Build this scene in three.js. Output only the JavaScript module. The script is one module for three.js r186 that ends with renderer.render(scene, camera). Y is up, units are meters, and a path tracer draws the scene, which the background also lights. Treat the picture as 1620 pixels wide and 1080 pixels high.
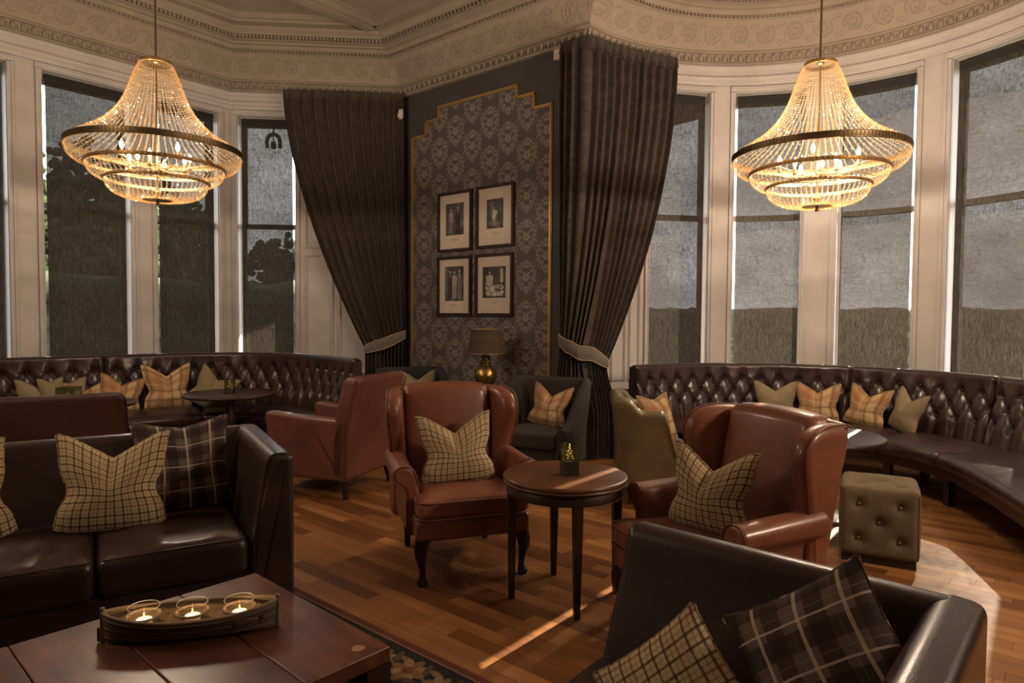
import * as THREE from 'three';
import { mergeGeometries, toCreasedNormals } from 'three/addons/utils/BufferGeometryUtils.js';
import { ImprovedNoise } from 'three/addons/math/ImprovedNoise.js';

// ------------------------------------------------------------ camera, sky, sun, exposure
const scene = new THREE.Scene();
const camera = new THREE.PerspectiveCamera(2 * Math.atan(540 / 1050) * 180 / Math.PI, 1.5, 0.05, 300);
camera.position.set(0, 1.5, 0);
camera.rotation.set(THREE.MathUtils.degToRad(-2.18), 0, THREE.MathUtils.degToRad(0.4));
const renderer = new THREE.WebGLRenderer();
renderer.toneMapping = THREE.LinearToneMapping;
renderer.toneMappingExposure = 1.08;
renderer.shadowMap.enabled = true;

const SKY = 9;                      // brightness of the bright, broken overcast outside
const SUN = { azimuth: 51, elevation: 27, strength: 29 };
const BULB = 1.4;                     // candela of one chandelier bulb
{
  // overcast sky with soft cloud, the same all round
  const W = 512, H = 256, d = new Float32Array(W * H * 4), N = new ImprovedNoise();
  for (let j = 0; j < H; j++) for (let i = 0; i < W; i++) {
    const el = (j + .5) / H * Math.PI - Math.PI / 2, az = i / W * 2 * Math.PI;
    const x = Math.cos(el) * Math.cos(az), z = Math.cos(el) * Math.sin(az), y = Math.sin(el);
    let c = 0, a = 1, f = 3;
    for (let k = 0; k < 5; k++) { c += a * N.noise(x * f + 7, y * f * 2.2, z * f + 3); a *= .55; f *= 2; }
    const cl = THREE.MathUtils.smoothstep(c, -.5, .6), k = (j * W + i) * 4;
    const blue = [.52, .535, .53], wh = [1.0, .99, .96];
    for (let q = 0; q < 3; q++) d[k + q] = el > -.02 ? blue[q] + (wh[q] - blue[q]) * cl : .22;
    d[k + 3] = 1;
  }
  const t = new THREE.DataTexture(d, W, H, THREE.RGBAFormat, THREE.FloatType);
  t.mapping = THREE.EquirectangularReflectionMapping; t.magFilter = THREE.LinearFilter; t.wrapS = THREE.RepeatWrapping; t.needsUpdate = true;
  scene.background = t; scene.backgroundIntensity = SKY;
}
{
  const sun = new THREE.DirectionalLight(new THREE.Color(1, .80, .56), SUN.strength);
  const a = SUN.azimuth * Math.PI / 180, e = SUN.elevation * Math.PI / 180;
  sun.position.set(1 + 20 * Math.cos(e) * Math.cos(a), 20 * Math.sin(e), -4 - 20 * Math.cos(e) * Math.sin(a));
  sun.target.position.set(1, 0, -4);
  sun.castShadow = true; sun.shadow.mapSize.set(4096, 4096);
  Object.assign(sun.shadow.camera, { left: -10, right: 10, top: 10, bottom: -10, near: 1, far: 50 });
  sun.name = 'sun'; scene.add(sun, sun.target);
}

// ------------------------------------------------------------ helpers
let seedState = 12345;
const rnd = () => { seedState = (seedState * 1664525 + 1013904223) >>> 0; return seedState / 4294967296; };
const rr = (a, b) => a + (b - a) * rnd();
const V3 = (x, y, z) => new THREE.Vector3(x, y, z);
const D2R = Math.PI / 180;
const noise = new ImprovedNoise();
const fbm = (x, y, z = 0, o = 4) => { let v = 0, a = .5; for (let i = 0; i < o; i++) { v += a * noise.noise(x, y, z + i * 7.3); x *= 2.03; y *= 2.03; a *= .5; } return v; };
const sm = (a, b, x) => a < b ? THREE.MathUtils.smoothstep(x, a, b) : 1 - THREE.MathUtils.smoothstep(x, b, a);
const lerp = THREE.MathUtils.lerp, clamp = THREE.MathUtils.clamp;

const used = {};
function numbered(n) { const k = used[n] = (used[n] ?? -1) + 1; return k ? n + '_' + String(k).padStart(3, '0') : n; }
function ni(g) { const r = g.index ? g.toNonIndexed() : g; for (const k of Object.keys(r.attributes)) if (!['position', 'normal', 'uv'].includes(k)) r.deleteAttribute(k); r.clearGroups?.(); return r; }
function uvM(g) {                                     // uv in metres, projected along the main axis of each face
  g = ni(g); const p = g.attributes.position, uv = new Float32Array(p.count * 2), a = V3(), b = V3(), c = V3(), n = V3();
  for (let i = 0; i < p.count; i += 3) {
    a.fromBufferAttribute(p, i); b.fromBufferAttribute(p, i + 1); c.fromBufferAttribute(p, i + 2);
    n.copy(b).sub(a).cross(c.clone().sub(a)); const ax = Math.abs(n.x), ay = Math.abs(n.y), az = Math.abs(n.z);
    [a, b, c].forEach((q, k) => { const o = (i + k) * 2; if (ay >= ax && ay >= az) { uv[o] = q.x; uv[o + 1] = q.z; } else if (ax >= az) { uv[o] = q.z; uv[o + 1] = q.y; } else { uv[o] = q.x; uv[o + 1] = q.y; } });
  }
  g.setAttribute('uv', new THREE.BufferAttribute(uv, 2)); return g;
}
function smoothNormals(g) {
  const p = g.attributes.position, acc = new Map(), key = i => Math.round(p.getX(i) * 2e4) + '_' + Math.round(p.getY(i) * 2e4) + '_' + Math.round(p.getZ(i) * 2e4), ks = [];
  const a = V3(), b = V3(), c = V3(), n = V3();
  for (let i = 0; i < p.count; i++) ks.push(key(i));
  for (let i = 0; i < p.count; i += 3) {
    a.fromBufferAttribute(p, i); b.fromBufferAttribute(p, i + 1); c.fromBufferAttribute(p, i + 2); n.copy(b).sub(a).cross(c.clone().sub(a));
    for (let k = 0; k < 3; k++) { const q = acc.get(ks[i + k]); if (q) q.add(n); else acc.set(ks[i + k], n.clone()); }
  }
  const out = new Float32Array(p.count * 3);
  for (let i = 0; i < p.count; i++) { const q = acc.get(ks[i]); const l = q.length() || 1; out[i * 3] = q.x / l; out[i * 3 + 1] = q.y / l; out[i * 3 + 2] = q.z / l; }
  g.setAttribute('normal', new THREE.BufferAttribute(out, 3)); return g;
}
function flatCaps(g, ax) { // give broad flat end faces their own true normal
  const p = g.attributes.position, n = g.attributes.normal, a = V3(), b = V3(), c = V3(), f = V3();
  for (let i = 0; i < p.count; i += 3) { a.fromBufferAttribute(p, i); b.fromBufferAttribute(p, i + 1); c.fromBufferAttribute(p, i + 2); f.copy(b).sub(a).cross(c.sub(a)).normalize(); if (Math.abs(f[ax]) > .985) for (let k = 0; k < 3; k++) n.setXYZ(i + k, f.x, f.y, f.z); }
  return g;
}
const mg = gs => Array.isArray(gs) ? (gs.length === 1 ? ni(gs[0]) : mergeGeometries(gs.map(ni))) : ni(gs);
function mk(name, gs, mat, parent) {                  // one named mesh (a part when it has a parent)
  const m = new THREE.Mesh(mg(gs), mat); m.name = parent ? name : numbered(name); m.castShadow = m.receiveShadow = true; (parent ?? scene).add(m); return m;
}
function tag(o, label, category, group) { Object.assign(o.userData, { label, category }); if (group) o.userData.group = group; return o; }
function thing(name, label, category, [x, y, z] = [0, 0, 0], turn = 0, group) {
  const o = new THREE.Group(); o.name = numbered(name); scene.add(o); o.position.set(x, y, z); o.rotation.y = turn; return tag(o, label, category, group);
}
function struct(name, gs, mat) { const m = mk(name, gs, mat); m.userData.kind = 'structure'; return m; }
function structGroup(name, pos = [0, 0, 0], turn = 0) { const o = new THREE.Group(); o.name = name; o.userData.kind = 'structure'; o.position.set(...pos); o.rotation.y = turn; scene.add(o); return o; }
function dup(root, pos, turn, label, group) { const r = root.clone(); r.userData = { ...root.userData }; r.name = numbered(root.name.replace(/_\d{3}$/, '')); scene.add(r); r.position.set(...pos); r.rotation.y = turn; r.userData.label = label; if (group) r.userData.group = group; return r; }

const bx = (w, h, d, x = 0, y = 0, z = 0, ry = 0) => { const g = uvM(new THREE.BoxGeometry(w, h, d)); if (ry) g.rotateY(ry); return g.translate(x, y, z); };
function grid(nu, nv, fn, { closeU = false, flip = false } = {}) { // fn(u,v)->[x,y,z,(s,t)]; u,v in 0..1
  const P = [], T = [];
  for (let j = 0; j <= nv; j++) for (let i = 0; i <= nu; i++) { const r = fn(i / nu, j / nv, i, j); P.push(r[0], r[1], r[2]); T.push(r[3] ?? i / nu, r[4] ?? j / nv); }
  const I = [];
  for (let j = 0; j < nv; j++) for (let i = 0; i < nu; i++) { const a = j * (nu + 1) + i, b = a + 1, c = a + nu + 1, d = c + 1; flip ? I.push(a, c, b, b, c, d) : I.push(a, b, c, b, d, c); }
  const g = new THREE.BufferGeometry(); g.setAttribute('position', new THREE.Float32BufferAttribute(P, 3)); g.setAttribute('uv', new THREE.Float32BufferAttribute(T, 2)); g.setIndex(I);
  const q = g.toNonIndexed(); return smoothNormals(q);
}
function softBox(w, h, d, r, { n = 8, fn, x = 0, y = 0, z = 0 } = {}) { // rounded, subdivided box; fn(p) bends it
  const H = [w / 2, h / 2, d / 2], gs = []; r = Math.min(r, ...H);
  const ticks = half => { const t = [], m = 4; for (let i = 0; i <= m; i++) t.push(-half + r * (1 - Math.cos(i / m * Math.PI / 2)) * 1); for (let i = 1; i < n; i++) t.push(lerp(-half + r, half - r, i / n)); for (let i = m; i >= 0; i--) t.push(half - r * (1 - Math.cos(i / m * Math.PI / 2))); return [...new Set(t.map(v => +v.toFixed(6)))]; };
  for (let ax = 0; ax < 3; ax++) for (const s of [-1, 1]) {
    const u = (ax + 1) % 3, v = (ax + 2) % 3, tu = ticks(H[u]), tv = ticks(H[v]);
    gs.push(grid(tu.length - 1, tv.length - 1, (a, b, i, j) => {
      const q = [0, 0, 0]; q[ax] = s * H[ax]; q[u] = tu[i]; q[v] = tv[j];
      const inn = q.map((c, k) => clamp(c, -(H[k] - r), H[k] - r)), dd = V3(q[0] - inn[0], q[1] - inn[1], q[2] - inn[2]); dd.normalize().multiplyScalar(r);
      return [inn[0] + dd.x, inn[1] + dd.y, inn[2] + dd.z];
    }, { flip: s < 0 }));
  }
  const g = mergeGeometries(gs); uvM(g);
  const p = g.attributes.position, q = V3();
  if (fn) for (let i = 0; i < p.count; i++) { q.fromBufferAttribute(p, i); fn(q, w, h, d); p.setXYZ(i, q.x, q.y, q.z); }
  g.translate(x, y, z); return smoothNormals(g);
}
function extr(pts, depth, bevel = .01, { seg = 3, smooth = false, crease = .6 } = {}) { // outline in x,y swept along z, centred
  const s = pts instanceof THREE.Shape ? pts : new THREE.Shape(pts.map(p => new THREE.Vector2(p[0], p[1])));
  const g = new THREE.ExtrudeGeometry(s, { depth: Math.max(depth - 2 * bevel, .0005), bevelEnabled: bevel > 0, bevelThickness: bevel, bevelSize: bevel, bevelOffset: -bevel, bevelSegments: seg, curveSegments: 10 });
  g.translate(0, 0, -Math.max(depth - 2 * bevel, .0005) / 2); const q = uvM(g); return smooth ? flatCaps(smoothNormals(q), 'z') : toCreasedNormals(q, crease);
}
function roundPoly(pts, r, n = 5) { // polygon [[x,y,(own radius)]...] with rounded corners
  const out = [], N = pts.length;
  pts.forEach((p, i) => { const a = pts[(i + N - 1) % N], b = pts[(i + 1) % N], la = Math.hypot(a[0] - p[0], a[1] - p[1]), lb = Math.hypot(b[0] - p[0], b[1] - p[1]), q = Math.min(p[2] ?? r, la * .49, lb * .49); const s = [p[0] + (a[0] - p[0]) / la * q, p[1] + (a[1] - p[1]) / la * q], e = [p[0] + (b[0] - p[0]) / lb * q, p[1] + (b[1] - p[1]) / lb * q]; for (let k = 0; k <= n; k++) { const t = k / n; out.push([(1 - t) ** 2 * s[0] + 2 * t * (1 - t) * p[0] + t * t * e[0], (1 - t) ** 2 * s[1] + 2 * t * (1 - t) * p[1] + t * t * e[1]]); } });
  return out;
}
function spline(pts, n = 40, closed = false) { return new THREE.CatmullRomCurve3(pts.map(p => V3(p[0], p[1], p[2] ?? 0)), closed, 'centripetal').getSpacedPoints(n); }
const outline = (pts, n = 48) => spline(pts, n, true).slice(0, -1).map(p => [p.x, p.y]);
function tube(pts, r, { seg = 24, rad = 6, closed = false } = {}) { return ni(new THREE.TubeGeometry(new THREE.CatmullRomCurve3(pts.map(p => p.isVector3 ? p : V3(...p)), closed, 'centripetal'), seg, r, rad, closed)); }
const lathe = (prof, seg = 32) => ni(new THREE.LatheGeometry(prof.map(p => new THREE.Vector2(Math.max(p[0], 1e-4), p[1])), seg));
function limb(stations, rad = 10) {                   // stations [x,y,z,rx,rz]: a tapering, bending leg
  const g = grid(rad, stations.length - 1, (u, v, i, j) => { const s = stations[j], a = -u * 2 * Math.PI; return [s[0] + Math.cos(a) * s[3], s[1], s[2] + Math.sin(a) * (s[4] ?? s[3])]; });
  const cap = (s, up) => { const c = new THREE.CircleGeometry(1, rad); c.rotateX(up ? -Math.PI / 2 : Math.PI / 2); c.scale(s[3], 1, s[4] ?? s[3]); return c.translate(s[0], s[1], s[2]); };
  const up = stations.at(-1)[1] > stations[0][1]; if (!up) { const I = g.attributes.position.array; for (let i = 0; i < I.length; i += 9) for (let k = 0; k < 3; k++) { const t = I[i + k]; I[i + k] = I[i + 3 + k]; I[i + 3 + k] = t; } smoothNormals(g); }
  return mg([g, cap(stations[0], !up), cap(stations.at(-1), up)]);
}
const sqLeg = (x0, y0, z0, w0, x1, y1, z1, w1) => { // square tapering leg from (x0,y0,z0) top to foot
  const g = new THREE.BoxGeometry(1, 1, 1), p = g.attributes.position;
  for (let i = 0; i < p.count; i++) { const t = p.getY(i) > 0; p.setXYZ(i, (t ? x0 : x1) + p.getX(i) * (t ? w0 : w1), t ? y0 : y1, (t ? z0 : z1) + p.getZ(i) * (t ? w0 : w1)); }
  g.computeVertexNormals(); return uvM(g);
};
function xf(g, { s, rx = 0, ry = 0, rz = 0, t = [0, 0, 0] }) { if (s) g.scale(...s); if (rx) g.rotateX(rx); if (rz) g.rotateZ(rz); if (ry) g.rotateY(ry); return g.translate(...t); }

// ------------------------------------------------------------ textures and materials
const canv = (w, h, draw) => { const c = document.createElement('canvas'); c.width = w; c.height = h; draw(c.getContext('2d'), w, h); return c; };
function ctex(w, h, draw, { srgb = true, rep = [1, 1] } = {}) { const t = new THREE.CanvasTexture(canv(w, h, draw)); t.wrapS = t.wrapT = THREE.RepeatWrapping; if (srgb) t.colorSpace = THREE.SRGBColorSpace; t.repeat.set(...rep); return t; }
function dtex(w, h, fn, { srgb = false, rep = [1, 1] } = {}) { // fn(u,v)->grey 0..1 or [r,g,b]
  const d = new Uint8Array(w * h * 4);
  for (let j = 0; j < h; j++) for (let i = 0; i < w; i++) { const v = fn(i / w, j / h, i, j), k = (j * w + i) * 4, a = Array.isArray(v) ? v : [v, v, v]; for (let q = 0; q < 3; q++) d[k + q] = clamp(a[q], 0, 1) * 255; d[k + 3] = 255; }
  const t = new THREE.DataTexture(d, w, h); t.magFilter = THREE.LinearFilter; t.wrapS = t.wrapT = THREE.RepeatWrapping; if (srgb) t.colorSpace = THREE.SRGBColorSpace; t.repeat.set(...rep); t.needsUpdate = true; return t;
}
const hash = (i, j) => { const s = Math.sin(i * 127.1 + j * 311.7) * 43758.5453; return s - Math.floor(s); };
function tnoise(u, v, n, o = 4) { // tiling fbm
  let s = 0, a = .5, t = 0; for (let k = 0; k < o; k++) { const x = u * n, y = v * n, xi = Math.floor(x), yi = Math.floor(y), fx = x - xi, fy = y - yi, ux = fx * fx * (3 - 2 * fx), uy = fy * fy * (3 - 2 * fy), h = (p, q) => hash(((p % n) + n) % n + k * 57, ((q % n) + n) % n + k * 31); s += a * lerp(lerp(h(xi, yi), h(xi + 1, yi), ux), lerp(h(xi, yi + 1), h(xi + 1, yi + 1), ux), uy); t += a; a *= .5; n *= 2; }
  return s / t;
}
const cellTex = (n, seed) => { const P = []; for (let j = 0; j < n; j++) for (let i = 0; i < n; i++) P.push([hash(i + seed, j), hash(i, j + seed + 9)]); return (u, v) => { const x = u * n, y = v * n, xi = Math.floor(x), yi = Math.floor(y); let d1 = 9, d2 = 9; for (let b = -1; b < 2; b++) for (let a = -1; a < 2; a++) { const q = P[((yi + b + n) % n) * n + (xi + a + n) % n], dx = xi + a + q[0] - x, dy = yi + b + q[1] - y, d = dx * dx + dy * dy; if (d < d1) { d2 = d1; d1 = d; } else if (d < d2) d2 = d; } return Math.sqrt(d2) - Math.sqrt(d1); }; };
const M = {};
const std = (c, o = {}) => new THREE.MeshStandardMaterial({ color: Array.isArray(c) ? new THREE.Color().setRGB(...c) : c, roughness: .6, ...o });
const phy = (c, o = {}) => new THREE.MeshPhysicalMaterial({ color: Array.isArray(c) ? new THREE.Color().setRGB(...c) : c, roughness: .5, ...o });

const cell = cellTex(48, 3);
const T = {
  leatherBump: dtex(512, 512, (u, v) => .55 * Math.min(1, cell(u, v) * 2.2) + .3 * tnoise(u, v, 12, 4) + .15, { rep: [3.5, 3.5] }),
  leatherTone: dtex(512, 512, (u, v) => { const n = tnoise(u, v, 4, 5), m = tnoise(u + .37, v + .11, 9, 4), s = Math.pow(tnoise(u * 1, v * 1, 30, 3), 3); return .42 + .62 * n + .26 * m - .06 * s; }, { rep: [1.1, 1.1] }),
  leatherRough: dtex(256, 256, (u, v) => .80 + .20 * tnoise(u, v, 6, 5), { rep: [1.7, 1.7] }),
  wool: dtex(256, 256, (u, v, i, j) => .5 + .25 * Math.sin(i * Math.PI / 2) * Math.sin(j * Math.PI / 2) + .35 * (hash(i, j) - .5), { rep: [5, 5] }),
  grain: dtex(512, 512, (u, v) => { const a = tnoise(u, v * 1, 4, 3), s = tnoise(u * .5 + a * .02, v, 64, 2); let g = 0, am = .5; for (const [fx, fy] of [[2, 48], [3, 96], [5, 190]]) { const x = u * fx, y = v * fy, xi = Math.floor(x), yi = Math.floor(y), h = (p, q) => hash(((p % fx) + fx) % fx + fy, ((q % fy) + fy) % fy), ux = x - xi, uy = y - yi; g += am * lerp(lerp(h(xi, yi), h(xi + 1, yi), ux * ux * (3 - 2 * ux)), lerp(h(xi, yi + 1), h(xi + 1, yi + 1), ux * ux * (3 - 2 * ux)), uy); am *= .6; } return .55 + .38 * g + .2 * (a - .5); }),
  plaster: dtex(256, 256, (u, v) => .8 + .2 * tnoise(u, v, 6, 5)),
};
const leather = (c, rough = .42) => phy(c, { map: T.leatherTone, roughness: rough, bumpMap: T.leatherBump, bumpScale: .00045, specularIntensity: .6, clearcoat: .42, clearcoatRoughness: .18 });
M.leatherBrown = leather([.046, .027, .025], .34);      // dark brown sofas
M.leatherOxblood = leather([.047, .025, .024], .32);    // buttoned banquettes
M.leatherRust = leather([.28, .104, .062], .36);        // wing chairs
M.leatherRed = leather([.21, .080, .060], .40);         // club chairs
M.leatherOlive = leather([.19, .145, .078], .45);       // tub chair
M.seam = std([.03, .016, .012], { roughness: .6 });
M.white = std([.60, .555, .53], { roughness: .5, map: T.plaster });
M.ceiling = std([.36, .295, .232], { roughness: .8, map: T.plaster });
M.greyWall = std([.062, .060, .059], { roughness: .75 });
M.gold = std([.55, .36, .13], { roughness: .42, metalness: .75 });
M.brass = std([.50, .36, .17], { roughness: .32, metalness: 1 });
M.brassDark = std([.26, .19, .10], { roughness: .38, metalness: 1 });
M.darkWood = phy([.055, .028, .018], { roughness: .38, map: T.grain });
M.legWood = phy([.028, .016, .012], { roughness: .4 });
M.charcoal = std([.034, .029, .028], { roughness: .95, bumpMap: T.wool, bumpScale: .001 });
M.glass = phy([1, 1, 1], { transmission: 1, thickness: 0, roughness: 0, ior: 1.5 });
M.black = std([.012, .011, .010], { roughness: .6 });
M.iron = std([.05, .05, .05], { roughness: .5, metalness: .6 });
// ------------------------------------------------------------ plan of the room (x, z)
const U = [.766, .643], VV = [-.643, .766];           // along the papered wall, and out of it into the room
const K1 = [-1.46, -8.85], K2 = [.766, -7.0];
const K0 = [K1[0] - 2.2 * .9962, K1[1] + 2.2 * .0872], K6 = [K0[0] + 6.6 * VV[0], K0[1] + 6.6 * VV[1]];
const BC = [2.39, -5.38], BR = 2.3, HW = 5.05, HC = 4.36; // round bay centre, radius; ceiling; underside of cornice
const bay = (r, deg, y = 0) => [BC[0] + r * Math.cos(deg * D2R), y, BC[1] - r * Math.sin(deg * D2R)];
const K3 = (() => { const p = bay(BR, -40); return [p[0], p[2]]; })(), K4 = [K3[0] + 3 * U[0], K3[1] + 3 * U[1]], K5 = [K4[0] + 7.96 * VV[0], K4[1] + 7.96 * VV[1]];
const turnOf = (A, B) => Math.atan2(-(B[1] - A[1]), B[0] - A[0]);
const along = (A, B, s, n = 0, y = 0) => { const L = Math.hypot(B[0] - A[0], B[1] - A[1]), d = [(B[0] - A[0]) / L, (B[1] - A[1]) / L]; return [A[0] + d[0] * s - d[1] * n, y, A[1] + d[1] * s + d[0] * n]; };
const arcDeg = []; for (let a = 135.2; a >= -40; a -= 2.92) arcDeg.push(a);
const roomPath = [K0, K1, K2, ...arcDeg.slice(1, -1).map(a => { const p = bay(BR, a); return [p[0], p[2]]; }), K3, K4, K5, K6];

function straightWall(name, A, B, openings, mat, ends = [0, 0]) {
  const L = Math.hypot(B[0] - A[0], B[1] - A[1]), th = .32, gs = []; let at = -ends[0];
  const piece = (s0, s1, y0, y1) => s1 - s0 > .001 && gs.push(bx(s1 - s0, y1 - y0, th, (s0 + s1) / 2, (y0 + y1) / 2, -th / 2));
  for (const [s0, s1, y0, y1] of openings) { piece(at, s0, 0, HW); piece(s0, s1, 0, y0); piece(s0, s1, y1, HW); at = s1; }
  piece(at, L + ends[1], 0, HW);
  const m = struct(name, gs, mat); m.position.set(A[0], 0, A[1]); m.rotation.y = turnOf(A, B); return m;
}
function arcPrism(r0, r1, a0, a1, y0, y1, n = 0, c = BC) {
  n = n || Math.max(1, Math.ceil(Math.abs(a1 - a0) / 3)); const P = (r, a, y) => [c[0] + r * Math.cos(a * D2R), y, c[1] - r * Math.sin(a * D2R)];
  const face = (fn, nv = 1, flip) => grid(n, nv, (u, v) => fn(lerp(a0, a1, u), v), { flip });
  const L = r0 * Math.abs(a1 - a0) * D2R, uvw = g => uvM(g);
  const gs = [face((a, v) => P(r0, a, lerp(y0, y1, v))), face((a, v) => P(r1, a, lerp(y0, y1, v)), 1, true), face((a, v) => P(lerp(r0, r1, v), a, y1), 1), face((a, v) => P(lerp(r0, r1, v), a, y0), 1, true),
    grid(1, 1, (u, v) => P(lerp(r0, r1, u), a0, lerp(y0, y1, v)), { flip: true }), grid(1, 1, (u, v) => P(lerp(r0, r1, u), a1, lerp(y0, y1, v)))];
  return uvw(mergeGeometries(gs));
}
// sweep of a profile [[p inward, height]...] along part of the room path
const cumLen = (() => { const c = [0]; for (let i = 1; i <= roomPath.length; i++) { const a = roomPath[i - 1], b = roomPath[i % roomPath.length]; c.push(c[i - 1] + Math.hypot(b[0] - a[0], b[1] - a[1])); } return c; })();
const miter = roomPath.map((p, i) => {
  const a = roomPath[(i + roomPath.length - 1) % roomPath.length], b = roomPath[(i + 1) % roomPath.length];
  const n = (q, r) => { const L = Math.hypot(r[0] - q[0], r[1] - q[1]); return [-(r[1] - q[1]) / L, (r[0] - q[0]) / L]; }, n0 = n(a, p), n1 = n(p, b), k = 1 / (1 + n0[0] * n1[0] + n0[1] * n1[1]);
  return [(n0[0] + n1[0]) * k, (n0[1] + n1[1]) * k];
});
function sweep(profile, i0 = 0, i1 = roomPath.length) {
  const pl = [0]; for (let j = 1; j < profile.length; j++) pl.push(pl[j - 1] + Math.hypot(profile[j][0] - profile[j - 1][0], profile[j][1] - profile[j - 1][1]));
  const g = grid(i1 - i0, profile.length - 1, (u, v, i, j) => { const k = (i0 + i) % roomPath.length, p = profile[j]; return [roomPath[k][0] + miter[k][0] * p[0], p[1], roomPath[k][1] + miter[k][1] * p[0], cumLen[i0 + i], pl[j]]; });
  return toCreasedNormals(g, .5);
}
function pathAt(s, n) { // point, and direction, at length s along the room path, offset n inward
  let i = 0; while (i < cumLen.length - 2 && cumLen[i + 1] < s) i++;
  const a = roomPath[i], b = roomPath[(i + 1) % roomPath.length], t = (s - cumLen[i]) / (cumLen[i + 1] - cumLen[i]), ma = miter[i], mb = miter[(i + 1) % roomPath.length];
  return [lerp(a[0] + ma[0] * n, b[0] + mb[0] * n, t), lerp(a[1] + ma[1] * n, b[1] + mb[1] * n, t), turnOf(a, b)];
}
const iBay0 = 2, iBay1 = roomPath.length - 4;          // path indices of K2 and K3

// ------------------------------------------------------------ walls
const WT = 4.06, WS = .62, RAIL = 2.665;               // window head, sill, meeting rail
const leftWin = [[3.38, 4.235], [4.545, 5.395], [5.685, 6.43]], cornerWin = [[.09, .812]], bayWin = [[111.9, 93.8], [86.4, 67.6], [59.2, 40.8], [32.8, 14.4]];
const wLeft = straightWall('wall_left', K6, K0, leftWin.map(w => [...w, WS, WT]), M.white, [.32, .13]);
const wCorner = straightWall('wall_corner', K0, K1, cornerWin.map(w => [...w, WS, WT]), M.white, [.13, 0]);
const wBack = straightWall('wall_back', K1, K2, [], M.greyWall, [0, 0]);
const wRight = straightWall('wall_right', K3, K4, [], M.greyWall, [0, .32]);
const wSide = straightWall('wall_side', K4, K5, [], M.greyWall, [.32, .32]);
const wFront = straightWall('wall_front', K5, K6, [], M.greyWall, [.32, .32]);
const bayGs = []; { let at = 135.2; const r1 = BR + .34;
  for (const [a0, a1] of bayWin) { bayGs.push(arcPrism(BR, r1, at, a0, 0, HW), arcPrism(BR, r1, a0, a1, 0, WS), arcPrism(BR, r1, a0, a1, WT, HW)); at = a1; }
  bayGs.push(arcPrism(BR, r1, at, -40, 0, HW)); }
const wBay = struct('wall_bay', bayGs, M.white);
// wall panelling and window casings
const strip = (w, h, d, x, y, z = 0) => [bx(w, h, d, x, y, z + d / 2), bx(w * .5, h * (h > w ? 1 : .5), d * .6, x, y, z + d * 1.3)];
for (const [wall, wins] of [[wLeft, leftWin], [wCorner, cornerWin]]) for (const [s0, s1] of wins) {
  const gs = []; for (const [x, sg] of [[s0, -1], [s1, 1]]) { gs.push(bx(.05, WT - .3, .022, x + sg * .035, (WT + .3) / 2, .011), bx(.018, WT - .3, .036, x + sg * .05, (WT + .3) / 2, .018), bx(.012, WT - .3, .03, x + sg * .012, (WT + .3) / 2, .015)); }
  gs.push(bx(s1 - s0 + .13, .05, .022, (s0 + s1) / 2, WT + .035, .011), bx(s1 - s0 + .13, .018, .036, (s0 + s1) / 2, WT + .05, .018), bx(s1 - s0 + .1, .03, .10, (s0 + s1) / 2, WS - .015, .03));
  mk('window_casing', gs, M.white, wall);
}
for (const [a0, a1] of bayWin) {
  const gs = []; const dg = w => w / BR / D2R;
  for (const [a, sg] of [[a0, 1], [a1, -1]]) for (const [c, w, d] of [[.035, .05, .022], [.05, .018, .036], [.012, .012, .03]]) gs.push(arcPrism(BR - d, BR + .01, a + sg * dg(c + w / 2), a + sg * dg(c - w / 2), .3, WT));
  gs.forEach((g, i) => 0); gs.push(arcPrism(BR - .022, BR + .01, a0 + dg(.06), a1 - dg(.06), WT + .01, WT + .06), arcPrism(BR - .036, BR + .01, a0 + dg(.06), a1 - dg(.06), WT + .042, WT + .06), arcPrism(BR - .08, BR + .01, a0 + dg(.05), a1 - dg(.05), WS - .03, WS));
  mk('window_casing', gs, M.white, wBay);
}
function frameStrips(x0, x1, y0, y1, t = .035, d = .018) { return [bx(t, y1 - y0, d, x0 + t / 2, (y0 + y1) / 2, d / 2), bx(t, y1 - y0, d, x1 - t / 2, (y0 + y1) / 2, d / 2), bx(x1 - x0 - 2 * t, t, d, (x0 + x1) / 2, y0 + t / 2, d / 2), bx(x1 - x0 - 2 * t, t, d, (x0 + x1) / 2, y1 - t / 2, d / 2), bx(t * .4, y1 - y0 - t, d * 1.7, x0 + t * .5, (y0 + y1) / 2, d * .85), bx(t * .4, y1 - y0 - t, d * 1.7, x1 - t * .5, (y0 + y1) / 2, d * .85), bx(x1 - x0 - t, t * .4, d * 1.7, (x0 + x1) / 2, y0 + t * .5, d * .85), bx(x1 - x0 - t, t * .4, d * 1.7, (x0 + x1) / 2, y1 - t * .5, d * .85)]; }
for (const [x0, x1] of [[.93, 1.30], [1.36, 1.73], [1.79, 2.14]]) for (const [y0, y1] of [[.72, 2.30], [2.37, 3.95]]) mk('panel_moulding', frameStrips(x0, x1, y0, y1), M.white, wCorner);
function arcFrame(a0, a1, y0, y1, t = .03, d = .016) { const q = t / BR / D2R; return [arcPrism(BR - d, BR + .005, a0, a0 - q, y0, y1), arcPrism(BR - d, BR + .005, a1 + q, a1, y0, y1), arcPrism(BR - d, BR + .005, a0 - q, a1 + q, y0, y0 + t), arcPrism(BR - d, BR + .005, a0 - q, a1 + q, y1 - t, y1), arcPrism(BR - d * 1.8, BR, a0 - q * .35, a0 - q * .7, y0, y1), arcPrism(BR - d * 1.8, BR, a1 + q * .7, a1 + q * .35, y0, y1)]; }
for (const [a0, a1] of [[133, 126], [125, 119.5], [118.5, 114.6]]) for (const [y0, y1] of [[.80, 2.30], [2.37, 3.95]]) mk('panel_moulding', arcFrame(a0, a1, y0, y1), M.white, wBay);
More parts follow.
